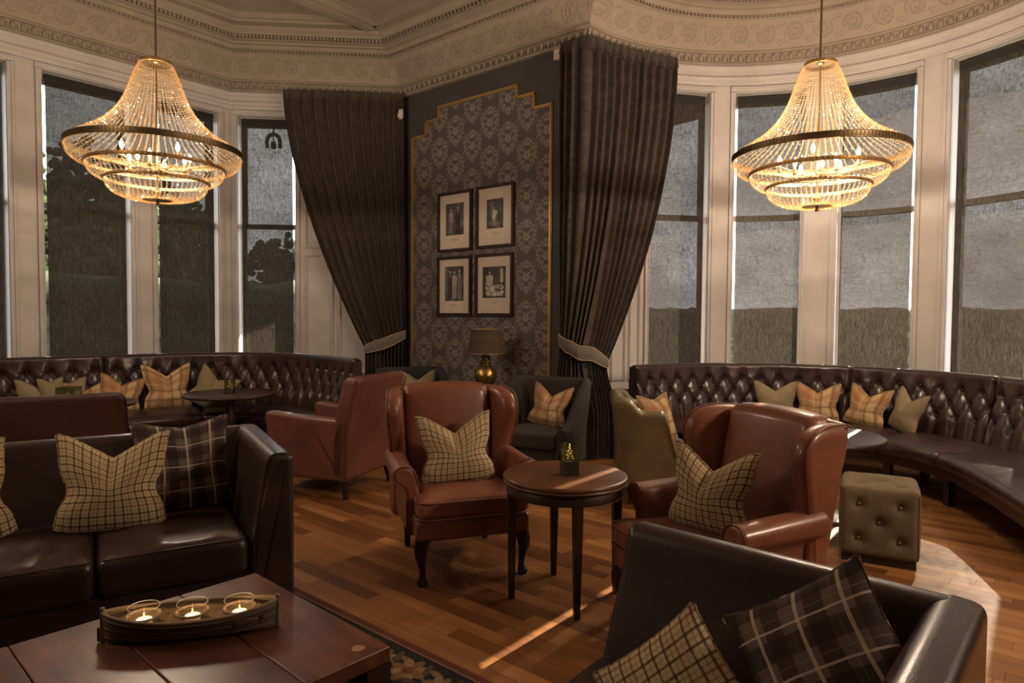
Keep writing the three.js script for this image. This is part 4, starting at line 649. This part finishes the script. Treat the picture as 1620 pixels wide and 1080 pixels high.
const gc = [1.29, 0, -5.55], gcy = 84 * D2R;
shellChair('tub_chair', 'olive green leather tub chair with rolled swooping edge beside the bay bench', gc, gcy, M.leatherOlive, { square: true, w: .34, zb: -.36, zf: .36, y0: .15, th: .085, flare: .06, roll: .5, seat: .42, top: z => lerp(.765, .45, sm(-.06, .06, z)) - .06 * sm(.06, .30, z) + .10 * sm(-.22, -.34, z) });
cushion('faded plaid cushion lying in the olive tub chair', M.orangePlaid, local(gc, gcy, .0, .45, .0), { yaw: gcy - .75, tilt: -.35, w: .42, h: .42, t: .15, chop: .04, seed: 10 });
const greyO = { square: true, w: .32, zb: -.36, zf: .36, y0: .14, th: .09, flare: .10, roll: 0, seat: .45, top: z => lerp(.90, .50, sm(-.34, .30, z)) };
const g1 = [.27, 0, -6.25], g1y = -22 * D2R; shellChair('slipper_chair', 'charcoal fabric slipper chair with sloping sides beside the tied curtain', g1, g1y, M.charcoal, greyO, 'charcoal slipper chairs beside the lamp');
cushion('orange and tan plaid cushion on the slipper chair beside the curtain', M.orangePlaid, local(g1, g1y, .02, .46, -.08), { yaw: g1y - .15, tilt: -.32, w: .42, h: .40, t: .15, chop: .10, roll: -.10, seed: 11 });
const g2 = [-1.06, 0, -7.38], g2y = 22 * D2R; shellChair('slipper_chair', 'charcoal fabric slipper chair behind the wing chair, left of no other lamp table', g2, g2y, M.charcoal, greyO, 'charcoal slipper chairs beside the lamp').userData.label = 'charcoal fabric slipper chair in the wall corner behind the chestnut club chair';
cushion('tan check cushion on the slipper chair in the wall corner', M.plainWool, local(g2, g2y, .06, .47, -.10), { yaw: g2y, tilt: -.3, w: .42, h: .42, t: .15, chop: .10, seed: 12 });

// ------------------------------------------------------------ buttoned banquettes
function banquette(label, pts, inward, { H, seams, seatSeams, seatN, seatIn = .24, seatOut = .86, seatH = .43, rows, pitch = .20, legs, bottom = .2 }) {
  const t = thing('banquette', label, 'bench seat', [0, 0, 0], 0, 'curved buttoned leather banquettes'), L = M.leatherOxblood;
  const N = pts.length - 1, cum = [0]; for (let i = 1; i <= N; i++) cum.push(cum[i - 1] + pts[i].distanceTo(pts[i - 1])); const total = cum[N];
  const at = s => { s = clamp(s, 0, total); let i = 0, j = N; while (j - i > 1) { const m = (i + j) >> 1; cum[m] <= s ? i = m : j = m; } const f = (s - cum[i]) / (cum[i + 1] - cum[i]), a = pts[Math.max(0, i - 1)], b = pts[Math.min(N, i + 2)], L2 = Math.hypot(b.x - a.x, b.z - a.z); return [lerp(pts[i].x, pts[i + 1].x, f), lerp(pts[i].z, pts[i + 1].z, f), -(b.z - a.z) / L2 * inward, (b.x - a.x) / L2 * inward]; };
  const P = (s, n, y) => { const q = at(s); return [q[0] + q[2] * n, y, q[1] + q[3] * n]; };
  const y1 = rows[0], dy = rows[0] - rows[1], yl = rows.at(-1);
  const tuft = (s, y) => {                   // 0 at the buttons and along the diamond folds, 1 on the puffs
    const sx = s / pitch; if (y > y1) { const d = Math.abs(((sx % 1) + 1) % 1 - 0); const q = Math.min(d, 1 - d); return 1 - (1 - sm(0, .30, q)) * Math.exp(-(y - y1) / .035) * 1.0 - .10 * (1 - sm(0, .12, q)) * Math.exp(-(y - y1) / .1); }
    const v = (y1 - y) / dy; if (v > rows.length - 1) { const off = (rows.length - 1) % 2 ? .5 : 0, d = (((sx + off) % 1) + 1) % 1, q = Math.min(d, 1 - d); return 1 - (1 - sm(0, .3, q)) * (.45 + .55 * Math.exp(-(v - rows.length + 1) * dy / .05)); }
    const a = sx + v / 2, b = sx - v / 2, fa = ((a % 1) + 1) % 1, fb = ((b % 1) + 1) % 1, ea = Math.min(fa, 1 - fa), eb = Math.min(fb, 1 - fb); return .40 + .60 * Math.pow(Math.sin(Math.PI * ea) * Math.sin(Math.PI * eb), .55) - .62 * Math.exp(-(ea * ea + eb * eb) / .022) + .0;
  };
  const cuts = [0, ...seams, total];
  for (let k = 0; k + 1 < cuts.length; k++) {
    const s0 = cuts[k] + .004, s1 = cuts[k + 1] - .004, n = Math.round((s1 - s0) / .0135), yb = seatH - .06, J = 58;
    const face = y => lerp(.235, .115, sm(yb, H, y));  // inner face of the padding
    const g = grid(n, J + 16, (u, v, i, j) => { const s = lerp(s0, s1, u), e = Math.min(s - s0, s1 - s), ro = .030 * Math.pow(1 - Math.min(1, e / .035), 2); let nn, y;
      if (j <= J) { y = lerp(yb, H - .045, j / J); nn = face(y) - .052 + .052 * tuft(s, y) - ro + .004 * noise.noise(s * 9, y * 9, 1); } else if (j <= J + 10) { const a = (j - J) / 10 * Math.PI, r = .056; y = H - .045 + Math.sin(a) * .045 - ro * .4; nn = face(H - .045) - r + Math.cos(a) * (r - ro * .5); } else { const q = (j - J - 10) / 6; y = lerp(H - .045, .10, q); nn = face(H - .045) - .112; }
      const p = P(s, nn, y); return [p[0], p[1], p[2], s, y]; }, { flip: inward < 0 });
    const secn = mk('back_section', g, L, t);
    // ends
    for (const [s, fl] of [[s0, inward > 0], [s1, inward < 0]]) mk('end_panel', uvM(grid(8, 8, (u, v) => P(s, lerp(.012, face(lerp(.10, H - .03, v)) - .03, u), lerp(.10, H - .022, v)), { flip: !fl })), L, secn);
    const first = Math.ceil((s0 + .05) / pitch * 2);
    for (let m = first; m * pitch / 2 < s1 - .05; m++) rows.forEach((y, r) => { if ((m + r) % 2) return; const s = m * pitch / 2, p = P(s, face(y) - .036, y), b = new THREE.Mesh(btn, L); b.name = 'button'; b.position.set(...p); b.castShadow = true; secn.add(b); });
  }
  const sc = [0, ...seatSeams, total];
  for (let k = 0; k + 1 < sc.length; k++) {
    const s0 = sc[k] + .003, s1 = sc[k + 1] - .003, n = Math.max(10, Math.round((s1 - s0) / .04)), prof = [];
    for (let j = 0; j <= 22; j++) prof.push(j);
    const g = grid(n, 22, (u, v, i, j) => { const s = lerp(s0, s1, u), e = Math.min(s - s0, s1 - s), ro = .026 * Math.pow(1 - Math.min(1, e / .05), 2); let nn, y;
      if (j <= 12) { const q = j / 12; nn = lerp(.16, seatOut - .05, q); y = seatH + .045 * Math.sin(Math.PI * clamp(q * 1.0, 0, 1)) * (1 - Math.pow(1 - Math.min(1, e / .2), 2)) - ro + .004 * noise.noise(s * 6, q * 4, 5); } else if (j <= 18) { const a = (j - 12) / 6 * Math.PI; nn = seatOut - .05 + Math.sin(a) * (.06 - ro); y = seatH - .07 + Math.cos(a) * (.07 - ro * .8); } else { nn = lerp(seatOut - .05, .2, (j - 18) / 4); y = seatH - .14; }
      const p = P(s, nn, y); return [p[0], p[1], p[2], s, nn + y]; }, { flip: inward > 0 });
    mk('seat_section', g, L, t);
  }
  const strip2 = (n0, n1, ya, yb, mat, name) => mk(name, [grid(120, 1, (u, v) => P(u * total, n1, lerp(ya, yb, v)), { flip: inward > 0 }), grid(120, 1, (u, v) => P(u * total, n0, lerp(ya, yb, v)), { flip: inward < 0 }), grid(120, 1, (u, v) => P(u * total, lerp(n0, n1, v), ya), { flip: inward < 0 }), grid(120, 1, (u, v) => P(u * total, lerp(n0, n1, v), yb), { flip: inward > 0 }), grid(1, 1, (u, v) => P(0, lerp(n0, n1, u), lerp(ya, yb, v)), {}), grid(1, 1, (u, v) => P(total, lerp(n0, n1, u), lerp(ya, yb, v)), { flip: true })].map(uvM), mat, t);
  strip2(.10, seatOut - .05, bottom, seatH - .135, L, 'seat_base');
  for (const s of legs) for (const n of [.16, seatOut - .11]) { const p = P(s, n, 0), q = at(s); mk('leg', bx(.06, bottom, .06, 0, bottom / 2, 0).rotateY(Math.atan2(q[2], q[3])).translate(p[0], 0, p[2]), M.legWood, t); }
  return { t, P, total, at };
}
const btn = (() => { const g = new THREE.SphereGeometry(.0115, 10, 6); return ni(g); })();
const arcPts = (c, r, a0, a1, n) => Array.from({ length: n + 1 }, (_, k) => { const a = lerp(a0, a1, k / n) * D2R; return V3(c[0] + r * Math.cos(a), 0, c[1] - r * Math.sin(a)); });
const bRpts = spline([...arcPts([2.41, -5.36], 1.86, 131, 6, 22).map(p => [p.x, 0, p.z]), [4.27, 0, -5.1], [4.16, 0, -4.55], [4.0, 0, -4.0], [3.84, 0, -3.5]], 220);
const sR1 = 2.525, sR2 = 3.928;
const bR = banquette('curved oxblood buttoned leather banquette in the round bay', bRpts, 1, { H: 1.015, seams: [sR1, sR2], seatSeams: [1.1, sR1 - .1, 3.2, sR2 + .35], rows: [.865, .735, .605], legs: [.15, 2.0, 3.3, sR2 + .38, 6.0], bottom: .22 });
const bLpts = spline([[-6.35, 0, -5.32], [-5.75, 0, -6.0], [-5.14, 0, -6.66], [-4.45, 0, -7.26], [-3.93, 0, -7.70], [-3.44, 0, -7.93], [-2.92, 0, -7.97], [-2.42, 0, -7.78], [-1.95, 0, -7.38], [-1.55, 0, -6.90]], 200);
const sL1 = 2.689;
const bL = banquette('curved oxblood buttoned leather banquette along the long window wall', bLpts, 1, { H: 1.05, seams: [sL1], seatSeams: [1.4, sL1, sL1 + 1, sL1 + 1.9, sL1 + 2.7], rows: [.895, .76, .625], seatOut: .74, legs: [.3, 2.7, 4.4, 6.0], bottom: .2 });
const onBench = (b, s, n, y) => b.P(s, n, y), benchYaw = (b, s) => { const q = b.at(s); return Math.atan2(q[2], q[3]); };
const benchCushion = (b, s, label, mat, o = {}) => { const n = o.n ?? .36; return cushion(label, mat, onBench(b, s, n, (o.y ?? .455)), { yaw: benchYaw(b, s) + (o.dy ?? 0), tilt: -.28, w: .42, h: .40, t: .15, chop: .09, ...o }); };
benchCushion(bR, 1.74, 'plain tan wool cushion on the bay bench, beside an orange plaid one, nearer the curtain', M.plainWool, { seed: 21 });
benchCushion(bR, 2.218, 'orange plaid cushion on the bay bench before the seam of the back', M.orangePlaid, { seed: 22, n: .38 });
benchCushion(bR, 2.726, 'orange plaid cushion on the bay bench leaning beside the outer plain tan one', M.orangePlaid, { seed: 23, dy: -.25, roll: -.1, n: .38 });
benchCushion(bR, 3.163, 'plain tan wool cushion on the bay bench, last before the shiny empty seat', M.plainWool, { seed: 24, dy: -.5, roll: -.14, n: .40 });
benchCushion(bL, 2.117, 'plain tan wool cushion low on the window bench, furthest from the plaid ones', M.plainWool, { seed: 25, dy: .2 });
benchCushion(bL, 2.283, 'plain tan wool cushion on the window bench touching a plaid one', M.plainWool, { seed: 26, n: .42 });
benchCushion(bL, 2.49, 'pale plaid cushion lying on the window bench behind the dark red settee', M.orangePlaid, { seed: 27, n: .46, tilt: -.6 });
benchCushion(bL, 2.754, 'orange plaid cushion on the window bench beside the seam of the back', M.orangePlaid, { seed: 28, n: .40, roll: -.2 });
benchCushion(bL, 3.274, 'large orange and tan plaid cushion upright on the window bench by the pedestal table', M.orangePlaid, { seed: 29, w: .50, h: .50, chop: .12, n: .38 });
benchCushion(bL, 3.706, 'plain tan wool cushion slumped on the window bench behind the pedestal table', M.plainWool, { seed: 30, roll: -.5, n: .40, w: .44, h: .44 });
// ------------------------------------------------------------ tables
const woodTop = phy([.175, .074, .034], { roughness: .34, map: T.grain, bumpMap: T.grain, bumpScale: .0003 });
{
  const c = [.29, 0, -3.526], t = thing('side_table', 'round dark wooden side table with four tapering legs beside the wing chair', 'table', c, 8 * D2R);
  mk('tabletop', [lathe([[0, .618], [.318, .618], [.326, .622], [.330, .630], [.326, .636], [.331, .640], [.333, .650], [.329, .658], [.320, .662], [0, .662]], 72)].map(uvM).map(g => smoothCrease(g)), woodTop, t);
  mk('apron', lathe([[.295, .565], [.312, .565], [.316, .572], [.312, .578], [.312, .618], [.295, .618], [.295, .565]], 64), M.darkWood, t);
  for (let k = 0; k < 4; k++) { const a = k * Math.PI / 2; mk('leg', sqLeg(Math.sin(a) * .287, .605, Math.cos(a) * .287, .05, Math.sin(a) * .287, 0, Math.cos(a) * .287, .030).translate(0, 0, 0), M.darkWood, t); }
}
function smoothCrease(g) { return toCreasedNormals(g, .7); }
function pedestal(label, pos, r, h) {
  const t = thing('pedestal_table', label, 'table', pos, 0, 'round pedestal tables before the benches');
  mk('tabletop', smoothCrease(uvM(lathe([[0, h - .034], [r - .02, h - .034], [r - .004, h - .026], [r, h - .016], [r - .004, h - .005], [r - .016, h], [0, h]], 64))), M.darkWood, t);
  mk('column', lathe([[.0, .06], [.075, .06], [.08, .10], [.05, .14], [.042, .20], [.055, .28], [.06, .36], [.05, .46], [.042, .54], [.06, h - .06], [.14, h - .034]], 32), M.darkWood, t);
  mk('foot', lathe([[0, 0], [.26, 0], [.27, .015], [.25, .03], [.12, .05], [.08, .07], [0, .07]], 40), M.darkWood, t);
}
pedestal('round dark pedestal table before the corner of the window bench', [-3.02, 0, -7.08], .47, .66);
pedestal('round dark pedestal table behind the dark red settee', [-4.05, 0, -6.20], .47, .66);
pedestal('round dark pedestal table in the round bay behind the sideways wing chair', [2.28, 0, -5.0], .50, .63);

// ------------------------------------------------------------ glass lights on the tables
M.greenGlass = phy([.40, .42, .28], { transmission: .93, thickness: 0, roughness: .03, ior: 1.5 });
M.flame = std([1, .7, .3], { emissive: new THREE.Color(1, .55, .16), emissiveIntensity: 2.6 });
M.spark = std([1, .7, .3], { emissive: new THREE.Color(1, .62, .16), emissiveIntensity: 1.6 });
M.glassRim = phy([.9, .9, .9], { transmission: .55, thickness: 0, roughness: .15 });
M.wax = std([.85, .74, .62], { roughness: .5 });
function glassLight(label, pos, turn, w, h, fill, sparks) {
  const t = thing('glass_lantern', label, 'candle holder', pos, turn, 'small square glass lights on the tables'), e = .003;
  mk('vessel', [[0, w / 2, 0], [0, -w / 2, 0], [w / 2, 0, 1], [-w / 2, 0, 1]].map(([x, z, r]) => new THREE.PlaneGeometry(w, h).rotateY(r ? Math.PI / 2 : 0).translate(x, h / 2, z)), M.greenGlass, t);
  mk('rim', [bx(w + e, e, e, 0, h, w / 2), bx(w + e, e, e, 0, h, -w / 2), bx(e, e, w, w / 2, h, 0), bx(e, e, w, -w / 2, h, 0), ...[[-1, -1], [-1, 1], [1, -1], [1, 1]].map(([a, b]) => bx(e, h, e, a * w / 2, h / 2, b * w / 2))], M.greenGlass, t);
  mk('filling', softBox(w - .006, fill, w - .006, .004, { n: 2, y: fill / 2 + .001 }), M.black, t);
  sparks.forEach(([x, y, z]) => mk('spark', new THREE.SphereGeometry(.0034, 8, 6).translate(x * w, y, z * w), M.spark, t));
  mk('wire', tube(sparks.map(([x, y, z]) => V3(x * w, y, z * w)), .001, { seg: 24, rad: 4 }), M.brass, t);
  const l = new THREE.PointLight(new THREE.Color(1, .6, .25), .004); l.position.set(0, fill + .03, 0); l.castShadow = true; l.name = 'lantern_light'; t.add(l);
}
const cone = (y0, n, k) => Array.from({ length: n }, (_, i) => { const f = i / (n - 1), a = i * 2.4; return [Math.cos(a) * .26 * (1 - f) * k, y0 + f * .075, Math.sin(a) * .26 * (1 - f) * k]; });
glassLight('tall square green glass light on the round side table', [.31, .662, -3.50], .25, .078, .165, .075, cone(.085, 16, 1));
glassLight('square glass light on the table before the corner of the window bench', [-3.0, .66, -7.04], .1, .085, .15, .05, cone(.06, 6, 1));
glassLight('small square glass light with points of light behind the dark red settee', [-4.14, .66, -6.18], .1, .15, .15, .05, [[-.3, .07, .2], [-.1, .09, -.1], [.05, .065, .3], [.25, .08, 0], [.3, .06, -.2]]);
glassLight('low square glass light on the pedestal table in the round bay', [2.27, .63, -5.02], .1, .11, .11, .04, cone(.05, 5, 1.2));

// ------------------------------------------------------------ lamp on its table
{
  const p = onBack(1.87, .42), [x, , z] = p;
  const t = thing('lamp_table', 'small round dark table under the brass lamp', 'table', [x, 0, z]); mk('tabletop', lathe([[0, .60], [.26, .60], [.265, .61], [.26, .62], [0, .62]], 40), M.darkWood, t); mk('column', lathe([[.03, .02], [.035, .2], [.025, .4], [.05, .58], [.08, .60]], 20), M.darkWood, t); mk('foot', lathe([[0, 0], [.18, 0], [.18, .02], [.05, .05], [0, .05]], 30), M.darkWood, t);
  const l = thing('table_lamp', 'brass ball table lamp with a brown drum shade against the patterned wallpaper', 'lamp', [x, .62, z]);
  mk('base', lathe([[0, 0], [.085, 0], [.085, .012], [.05, .03], [.04, .06], [.06, .10], [.10, .145], [.122, .20], [.122, .245], [.10, .30], [.06, .34], [.045, .36]], 48), std([.42, .27, .10], { metalness: .95, roughness: .3 }), l);
  mk('neck', lathe([[.045, .355], [.062, .37], [.064, .385], [.05, .395], [.046, .41], [.06, .425], [.055, .44], [.018, .45], [.012, .56]], 32), M.brassDark, l);
  const sh = mk('shade', [lathe([[.205, .47], [.168, .735]], 56), lathe([[.2035, .47], [.1665, .735]].reverse(), 56)], phy([.10, .058, .030], { roughness: .75, transmission: .12, thickness: 0, map: T.leatherTone }), l);
  mk('trim', [new THREE.TorusGeometry(.205, .004, 6, 56).rotateX(Math.PI / 2).translate(0, .47, 0), new THREE.TorusGeometry(.168, .004, 6, 56).rotateX(Math.PI / 2).translate(0, .735, 0)], M.gold, sh);
  mk('shade_carrier', [0, 1, 2].map(k => tube([[0, .56, 0], [.09, .60, 0], [.168, .72, 0]].map(q => V3(...q).applyAxisAngle(V3(0, 1, 0), k * 2.09)), .003, { seg: 10, rad: 4 })), M.brassDark, l);
}

// ------------------------------------------------------------ tufted cube ottoman
{
  const t = thing('ottoman', 'tufted tan wool cube ottoman between the wing chair and the bay bench', 'ottoman', [2.335, 0, -4.17], -28 * D2R), wool = std([.20, .155, .095], { roughness: .95, bumpMap: T.wool, bumpScale: .0016, map: T.leatherTone }), w = .43, h = .43, r = .032, spots = [[0, 0], [-.11, .105], [.11, .105], [-.11, -.105], [.11, -.105]];
  mk('cover', softBox(w, h, w, r, { n: 26, y: .045 + h / 2, fn: q => { const a = [Math.abs(q.x), Math.abs(q.y), Math.abs(q.z)], m = a[0] > w / 2 - r ? 0 : a[2] > w / 2 - r ? 2 : q.y > h / 2 - r ? 1 : -1; if (m < 0) return; const [u, v] = m === 0 ? [q.z, q.y] : m === 2 ? [q.x, q.y] : [q.x, q.z]; let d = 0; for (const s of spots) { const k = Math.hypot(u - s[0], v - s[1]); d = Math.max(d, .024 * Math.exp(-k * k / .0011) + .006 * Math.exp(-k * k / .006)); } const k = ['x', 'y', 'z'][m]; q[k] -= Math.sign(q[k]) * (d - .012 * (1 - Math.pow(u / w * 2, 4)) * (1 - Math.pow(v / h * 2, 4))); } }), wool, t);
  const b = new THREE.SphereGeometry(.011, 10, 8);
  for (const [u, v] of spots) for (const [ax, sg] of [[0, 1], [0, -1], [2, 1], [2, -1], [1, 1]]) { const p = ax === 0 ? [sg * (w / 2 - .012), .045 + h / 2 + v, u] : ax === 2 ? [u, .045 + h / 2 + v, sg * (w / 2 - .012)] : [u, .045 + h - .012, v]; const m = new THREE.Mesh(b, wool); m.name = 'button'; m.position.set(...p); m.castShadow = true; t.add(m); }
  mk('seam', [[1, 1], [1, -1], [-1, 1], [-1, -1]].map(([a, c]) => tube([[a * (w / 2 - .008), .06, c * (w / 2 - .008)], [a * (w / 2 - .008), .25, c * (w / 2 - .008)], [a * (w / 2 - .008), .045 + h - .03, c * (w / 2 - .008)]], .004, { seg: 8, rad: 5 })), wool, t);
  mk('plinth', bx(w - .03, .05, w - .03, 0, .025, 0), M.legWood, t);
}

// ------------------------------------------------------------ rug
{
  const W = 1.9, Lr = 3.0, px = 1024, py = 648;
  const tex = ctex(px, py, (c, w, h) => { // w along the long side
    const S = w / Lr; c.fillStyle = '#6d3a2a'; c.fillRect(0, 0, w, h); c.fillStyle = '#1d1b1f'; c.fillRect(.035 * S, .035 * S, w - .07 * S, h - .07 * S); c.fillStyle = '#74402e'; c.fillRect(.30 * S, .30 * S, w - .6 * S, h - .6 * S);
    c.strokeStyle = '#9c7a5a'; c.lineWidth = 3; c.strokeRect(.04 * S, .04 * S, w - .08 * S, h - .08 * S); c.strokeRect(.29 * S, .29 * S, w - .58 * S, h - .58 * S);
    const flower = (x, y, r, a, b) => { for (let k = 0; k < 8; k++) { c.fillStyle = k % 2 ? a : b; c.beginPath(); c.ellipse(x + Math.cos(k * .785) * r * .6, y + Math.sin(k * .785) * r * .6, r * .42, r * .26, k * .785, 0, 7); c.fill(); } c.fillStyle = '#7b3f2c'; c.beginPath(); c.arc(x, y, r * .3, 0, 7); c.fill(); };
    const vine = (x, y, dx, dy, n) => { for (let k = 0; k < n; k++) { const X = x + dx * k, Y = y + dy * k; flower(X, Y, 24 + (k % 2) * 7, '#a5835f', '#8a6648'); c.strokeStyle = '#8a6a4d'; c.lineWidth = 4; c.beginPath(); c.moveTo(X, Y); c.bezierCurveTo(X + dx * .3 + dy * .4, Y + dy * .3 + dx * .4, X + dx * .6 - dy * .4, Y + dy * .6 - dx * .4, X + dx, Y + dy); c.stroke(); for (const s of [-1, 1]) for (const f of [.35, .65]) { c.fillStyle = f > .5 ? '#93704f' : '#5e4a3a'; c.save(); c.translate(X + dx * f + s * dy * .3, Y + dy * f + s * dx * .3); c.rotate(s + f * 3); c.beginPath(); c.ellipse(0, 0, 15, 6, 0, 0, 7); c.fill(); c.restore(); } } };
    const b = .165 * S; vine(b, b, 62, 0, 15); vine(b, h - b, 62, 0, 15); vine(b, b, 0, 62, 9); vine(w - b, b, 0, 62, 9);
    for (let k = 0; k < 90; k++) flower(.36 * S + rnd() * (w - .72 * S), .36 * S + rnd() * (h - .72 * S), 12 + rnd() * 14, rnd() > .5 ? '#b08a60' : '#26242a', rnd() > .5 ? '#93563c' : '#c09a70');
    weave(c, w, h, .22);
  }, { rep: [1 / Lr, 1 / W] });
  const o = [-1.163 - U[0] * 1.6, -3.566 - U[1] * 1.6];           // far corner of the edge that runs beside the coffee table
  const ctr = [o[0] + U[0] * 1.5 + VV[0] * W / 2 + U[0] * .9, o[1] + U[1] * 1.5 + VV[1] * W / 2 + U[1] * .9];
  const t = thing('rug', 'dark floral bordered rug under the wooden coffee table', 'rug', [ctr[0], 0, ctr[1]], -40 * D2R);
  const g = softBox(Lr, .010, W, .004, { n: 2, y: .006 }); const p = g.attributes.position, uv = g.attributes.uv; for (let i = 0; i < p.count; i++) uv.setXY(i, p.getX(i) + Lr / 2, p.getZ(i) + W / 2);
  mk('pile', g, std([.8, .8, .8], { map: tex, roughness: 1, bumpMap: T.wool, bumpScale: .002 }), t);
  for (const s of [-1, 1]) mk('binding', tube([[-Lr / 2, .006, s * W / 2], [0, .006, s * W / 2], [Lr / 2, .006, s * W / 2]], .007, { seg: 8, rad: 6 }), std([.22, .07, .045], { roughness: 1 }), t);
}

// ------------------------------------------------------------ coffee table and the boat of candles
const ct = [-1.176, 0, -1.85], cty = 48 * D2R;
{
  const t = thing('coffee_table', 'heavy reddish-brown wooden coffee table carrying the boat of candles', 'table', ct, cty), W = 1.4, D = .885, H = .45;
  const rustic = dtex(512, 512, (u, v) => { const w = tnoise(u, v, 3, 3); let g = 0, am = .5; for (const [fx, fy] of [[26, 3], [60, 5], [128, 8]]) { const x = u * fx + w * 2, y = v * fy, xi = Math.floor(x), yi = Math.floor(y), ux = x - xi, uy = y - yi, h = (p, q) => hash(((p % fx) + fx) % fx + fy * 3, ((q % fy) + fy) % fy); g += am * lerp(lerp(h(xi, yi), h(xi + 1, yi), ux), lerp(h(xi, yi + 1), h(xi + 1, yi + 1), ux), uy * uy * (3 - 2 * uy)); am *= .6; } const b = tnoise(u + .3, v, 7, 5); return .16 + .55 * g * (.4 + b) + .35 * Math.pow(Math.max(0, b - .42), 1) ; });
  const tops = [[.27, .100, .055], [.22, .080, .046], [.32, .125, .066], [.20, .072, .042]].map((c, i) => { const g = rustic.clone(); g.repeat.set(.9, .9); g.offset.set(i * .3, i * .2); g.needsUpdate = true; return phy(c, { map: g, roughness: .3, bumpMap: g, bumpScale: .0008, clearcoat: .2, clearcoatRoughness: .3 }); });
  const cuts = [-.7, -.42, -.12, .14, .40, .7]; for (let k = 0; k < 5; k++) mk('board', softBox(cuts[k + 1] - cuts[k] - .002, .05, D, .005, { n: 2, x: (cuts[k] + cuts[k + 1]) / 2, y: H - .025 }), tops[k % 4], t);
  mk('body', [bx(W - .08, H - .14, D - .08, 0, (H - .05) / 2 + .04, 0)], M.darkWood, t);
  for (const a of [-1, 1]) for (const b of [-1, 1]) mk('leg', bx(.09, H - .05, .09, a * (W / 2 - .045), (H - .05) / 2, b * (D / 2 - .045)), M.darkWood, t);
  mk('knot', lathe([[0, 0], [.02, .0004], [.021, 0]], 16).translate(.62, H + .0003, .38), std([.35, .19, .09], { roughness: .5 }), t);
}
{
  const H0 = .45, A = V3(-1.30, H0, -2.085), B = V3(-.785, H0, -2.20), mid = A.clone().add(B).multiplyScalar(.5), len = A.distanceTo(B), yaw = Math.atan2(-(B.z - A.z), B.x - A.x);
  const t = thing('model_boat', 'small wooden rowing boat tray holding three tea lights on coffee table', 'tray', [mid.x, H0, mid.z], yaw), L = len / 2;
  const wood2 = std([.085, .056, .032], { roughness: .7, map: T.grain }), wood = std([.17, .115, .065], { roughness: .7, map: T.grain }), rim = std([.30, .215, .13], { roughness: .6, map: T.grain });
  const half = (u, v) => { const f = Math.pow(Math.max(0, 1 - Math.pow(Math.abs(u), 2.3)), .8); return .004 + (.030 + .050 * Math.pow(v, .55)) * f; };
  const top = u => .074 + .020 * u * u, hull = (u, v, s, o = 0) => { const e = 1 - .03 * (1 - v); return [u * L * e, .004 + (top(u) - .004) * v, s * (half(u, v) + o)]; };
  for (const s of [-1, 1]) for (let k = 0; k < 6; k++) { const v0 = k / 6, v1 = (k + 1) / 6; mk('strake', [grid(28, 2, (u, v) => hull(u * 2 - 1, lerp(v0, v1, v), s, .010 - .007 * v), { flip: s < 0 }), grid(28, 1, (u, v) => hull(u * 2 - 1, v0, s, v ? .010 : -.001), { flip: s > 0 })].map(uvM), k % 2 ? wood : wood2, t); }
  mk('inner_skin', [1, -1].map(s => grid(28, 6, (u, v) => hull((u * 2 - 1) * .985, lerp(.05, 1, v), s, -.004), { flip: s > 0 })), wood, t);
  mk('floorboard', grid(24, 1, (u, v) => { const p = hull((u * 2 - 1) * .97, .25, v * 2 - 1, -.003); return p; }, { flip: true }), wood, t);
  mk('gunwale', [1, -1].map(s => tube(Array.from({ length: 25 }, (_, k) => { const p = hull(k / 12 - 1, 1, s, .002); return V3(p[0], p[1] + .002, p[2]); }), .0055, { seg: 48, rad: 6 })), rim, t);
  for (const s of [-1, 1]) mk('stem_post', softBox(.014, .112, .014, .004, { n: 2, x: s * (L + .002), y: .056 }), rim, t);
  mk('rudder', softBox(.012, .045, .006, .002, { n: 2, x: -L - .012, y: .025 }), wood, t);
  mk('name_plate', bx(.115, .013, .003, .155, .062, half(.155 / L, .75) + .012, -.13), rim, t);
  mk('thwart', [-.15, 0, .15].map(x => bx(.012, .006, .1, x + .078, .055, 0)), wood, t).userData.kind = 'stuff';
  [-.145, .0, .145].forEach((x, i) => {
    const p = V3(x, 0, 0).applyAxisAngle(V3(0, 1, 0), yaw).add(V3(mid.x, H0 + .034, mid.z)), nm = ['the rudder end of the boat', 'the middle of the wooden boat', 'the plate on the boat'][i];
    const g = thing('tea_light', 'lit tea light in a glass cup by ' + nm, 'candle', [p.x, p.y, p.z], 0, 'three tea lights in the wooden boat');
    mk('cup', lathe([[.026, .004], [.034, .012], [.044, .045], [.047, .070], [.0455, .072], [.0425, .045], [.033, .014], [.0, .008]], 40), M.glass, g);
    mk('cup_rim', new THREE.TorusGeometry(.0465, .0011, 6, 48).rotateX(Math.PI / 2).translate(0, .0715, 0), M.glassRim, g);
    mk('ring', new THREE.TorusGeometry(.050, .0045, 8, 40).rotateX(Math.PI / 2).translate(0, .042, 0), rim, g);
    const c = mk('candle', lathe([[0, .010], [.024, .010], [.024, .028], [.0225, .030], [0, .029]], 28), M.wax, g);
    mk('wick', new THREE.CylinderGeometry(.0007, .0007, .008, 6).translate(0, .031, 0), M.black, c);
    mk('flame', lathe([[0, .0305], [.003, .034], [.0038, .038], [.0028, .044], [.001, .051], [0, .054]], 12), M.flame, c);
    const l = new THREE.PointLight(new THREE.Color(1, .58, .24), .014); l.position.set(0, .046, 0); l.shadow.radius = .08; l.castShadow = true; l.name = 'flame_light'; g.add(l);
  });
}

renderer.render(scene, camera);
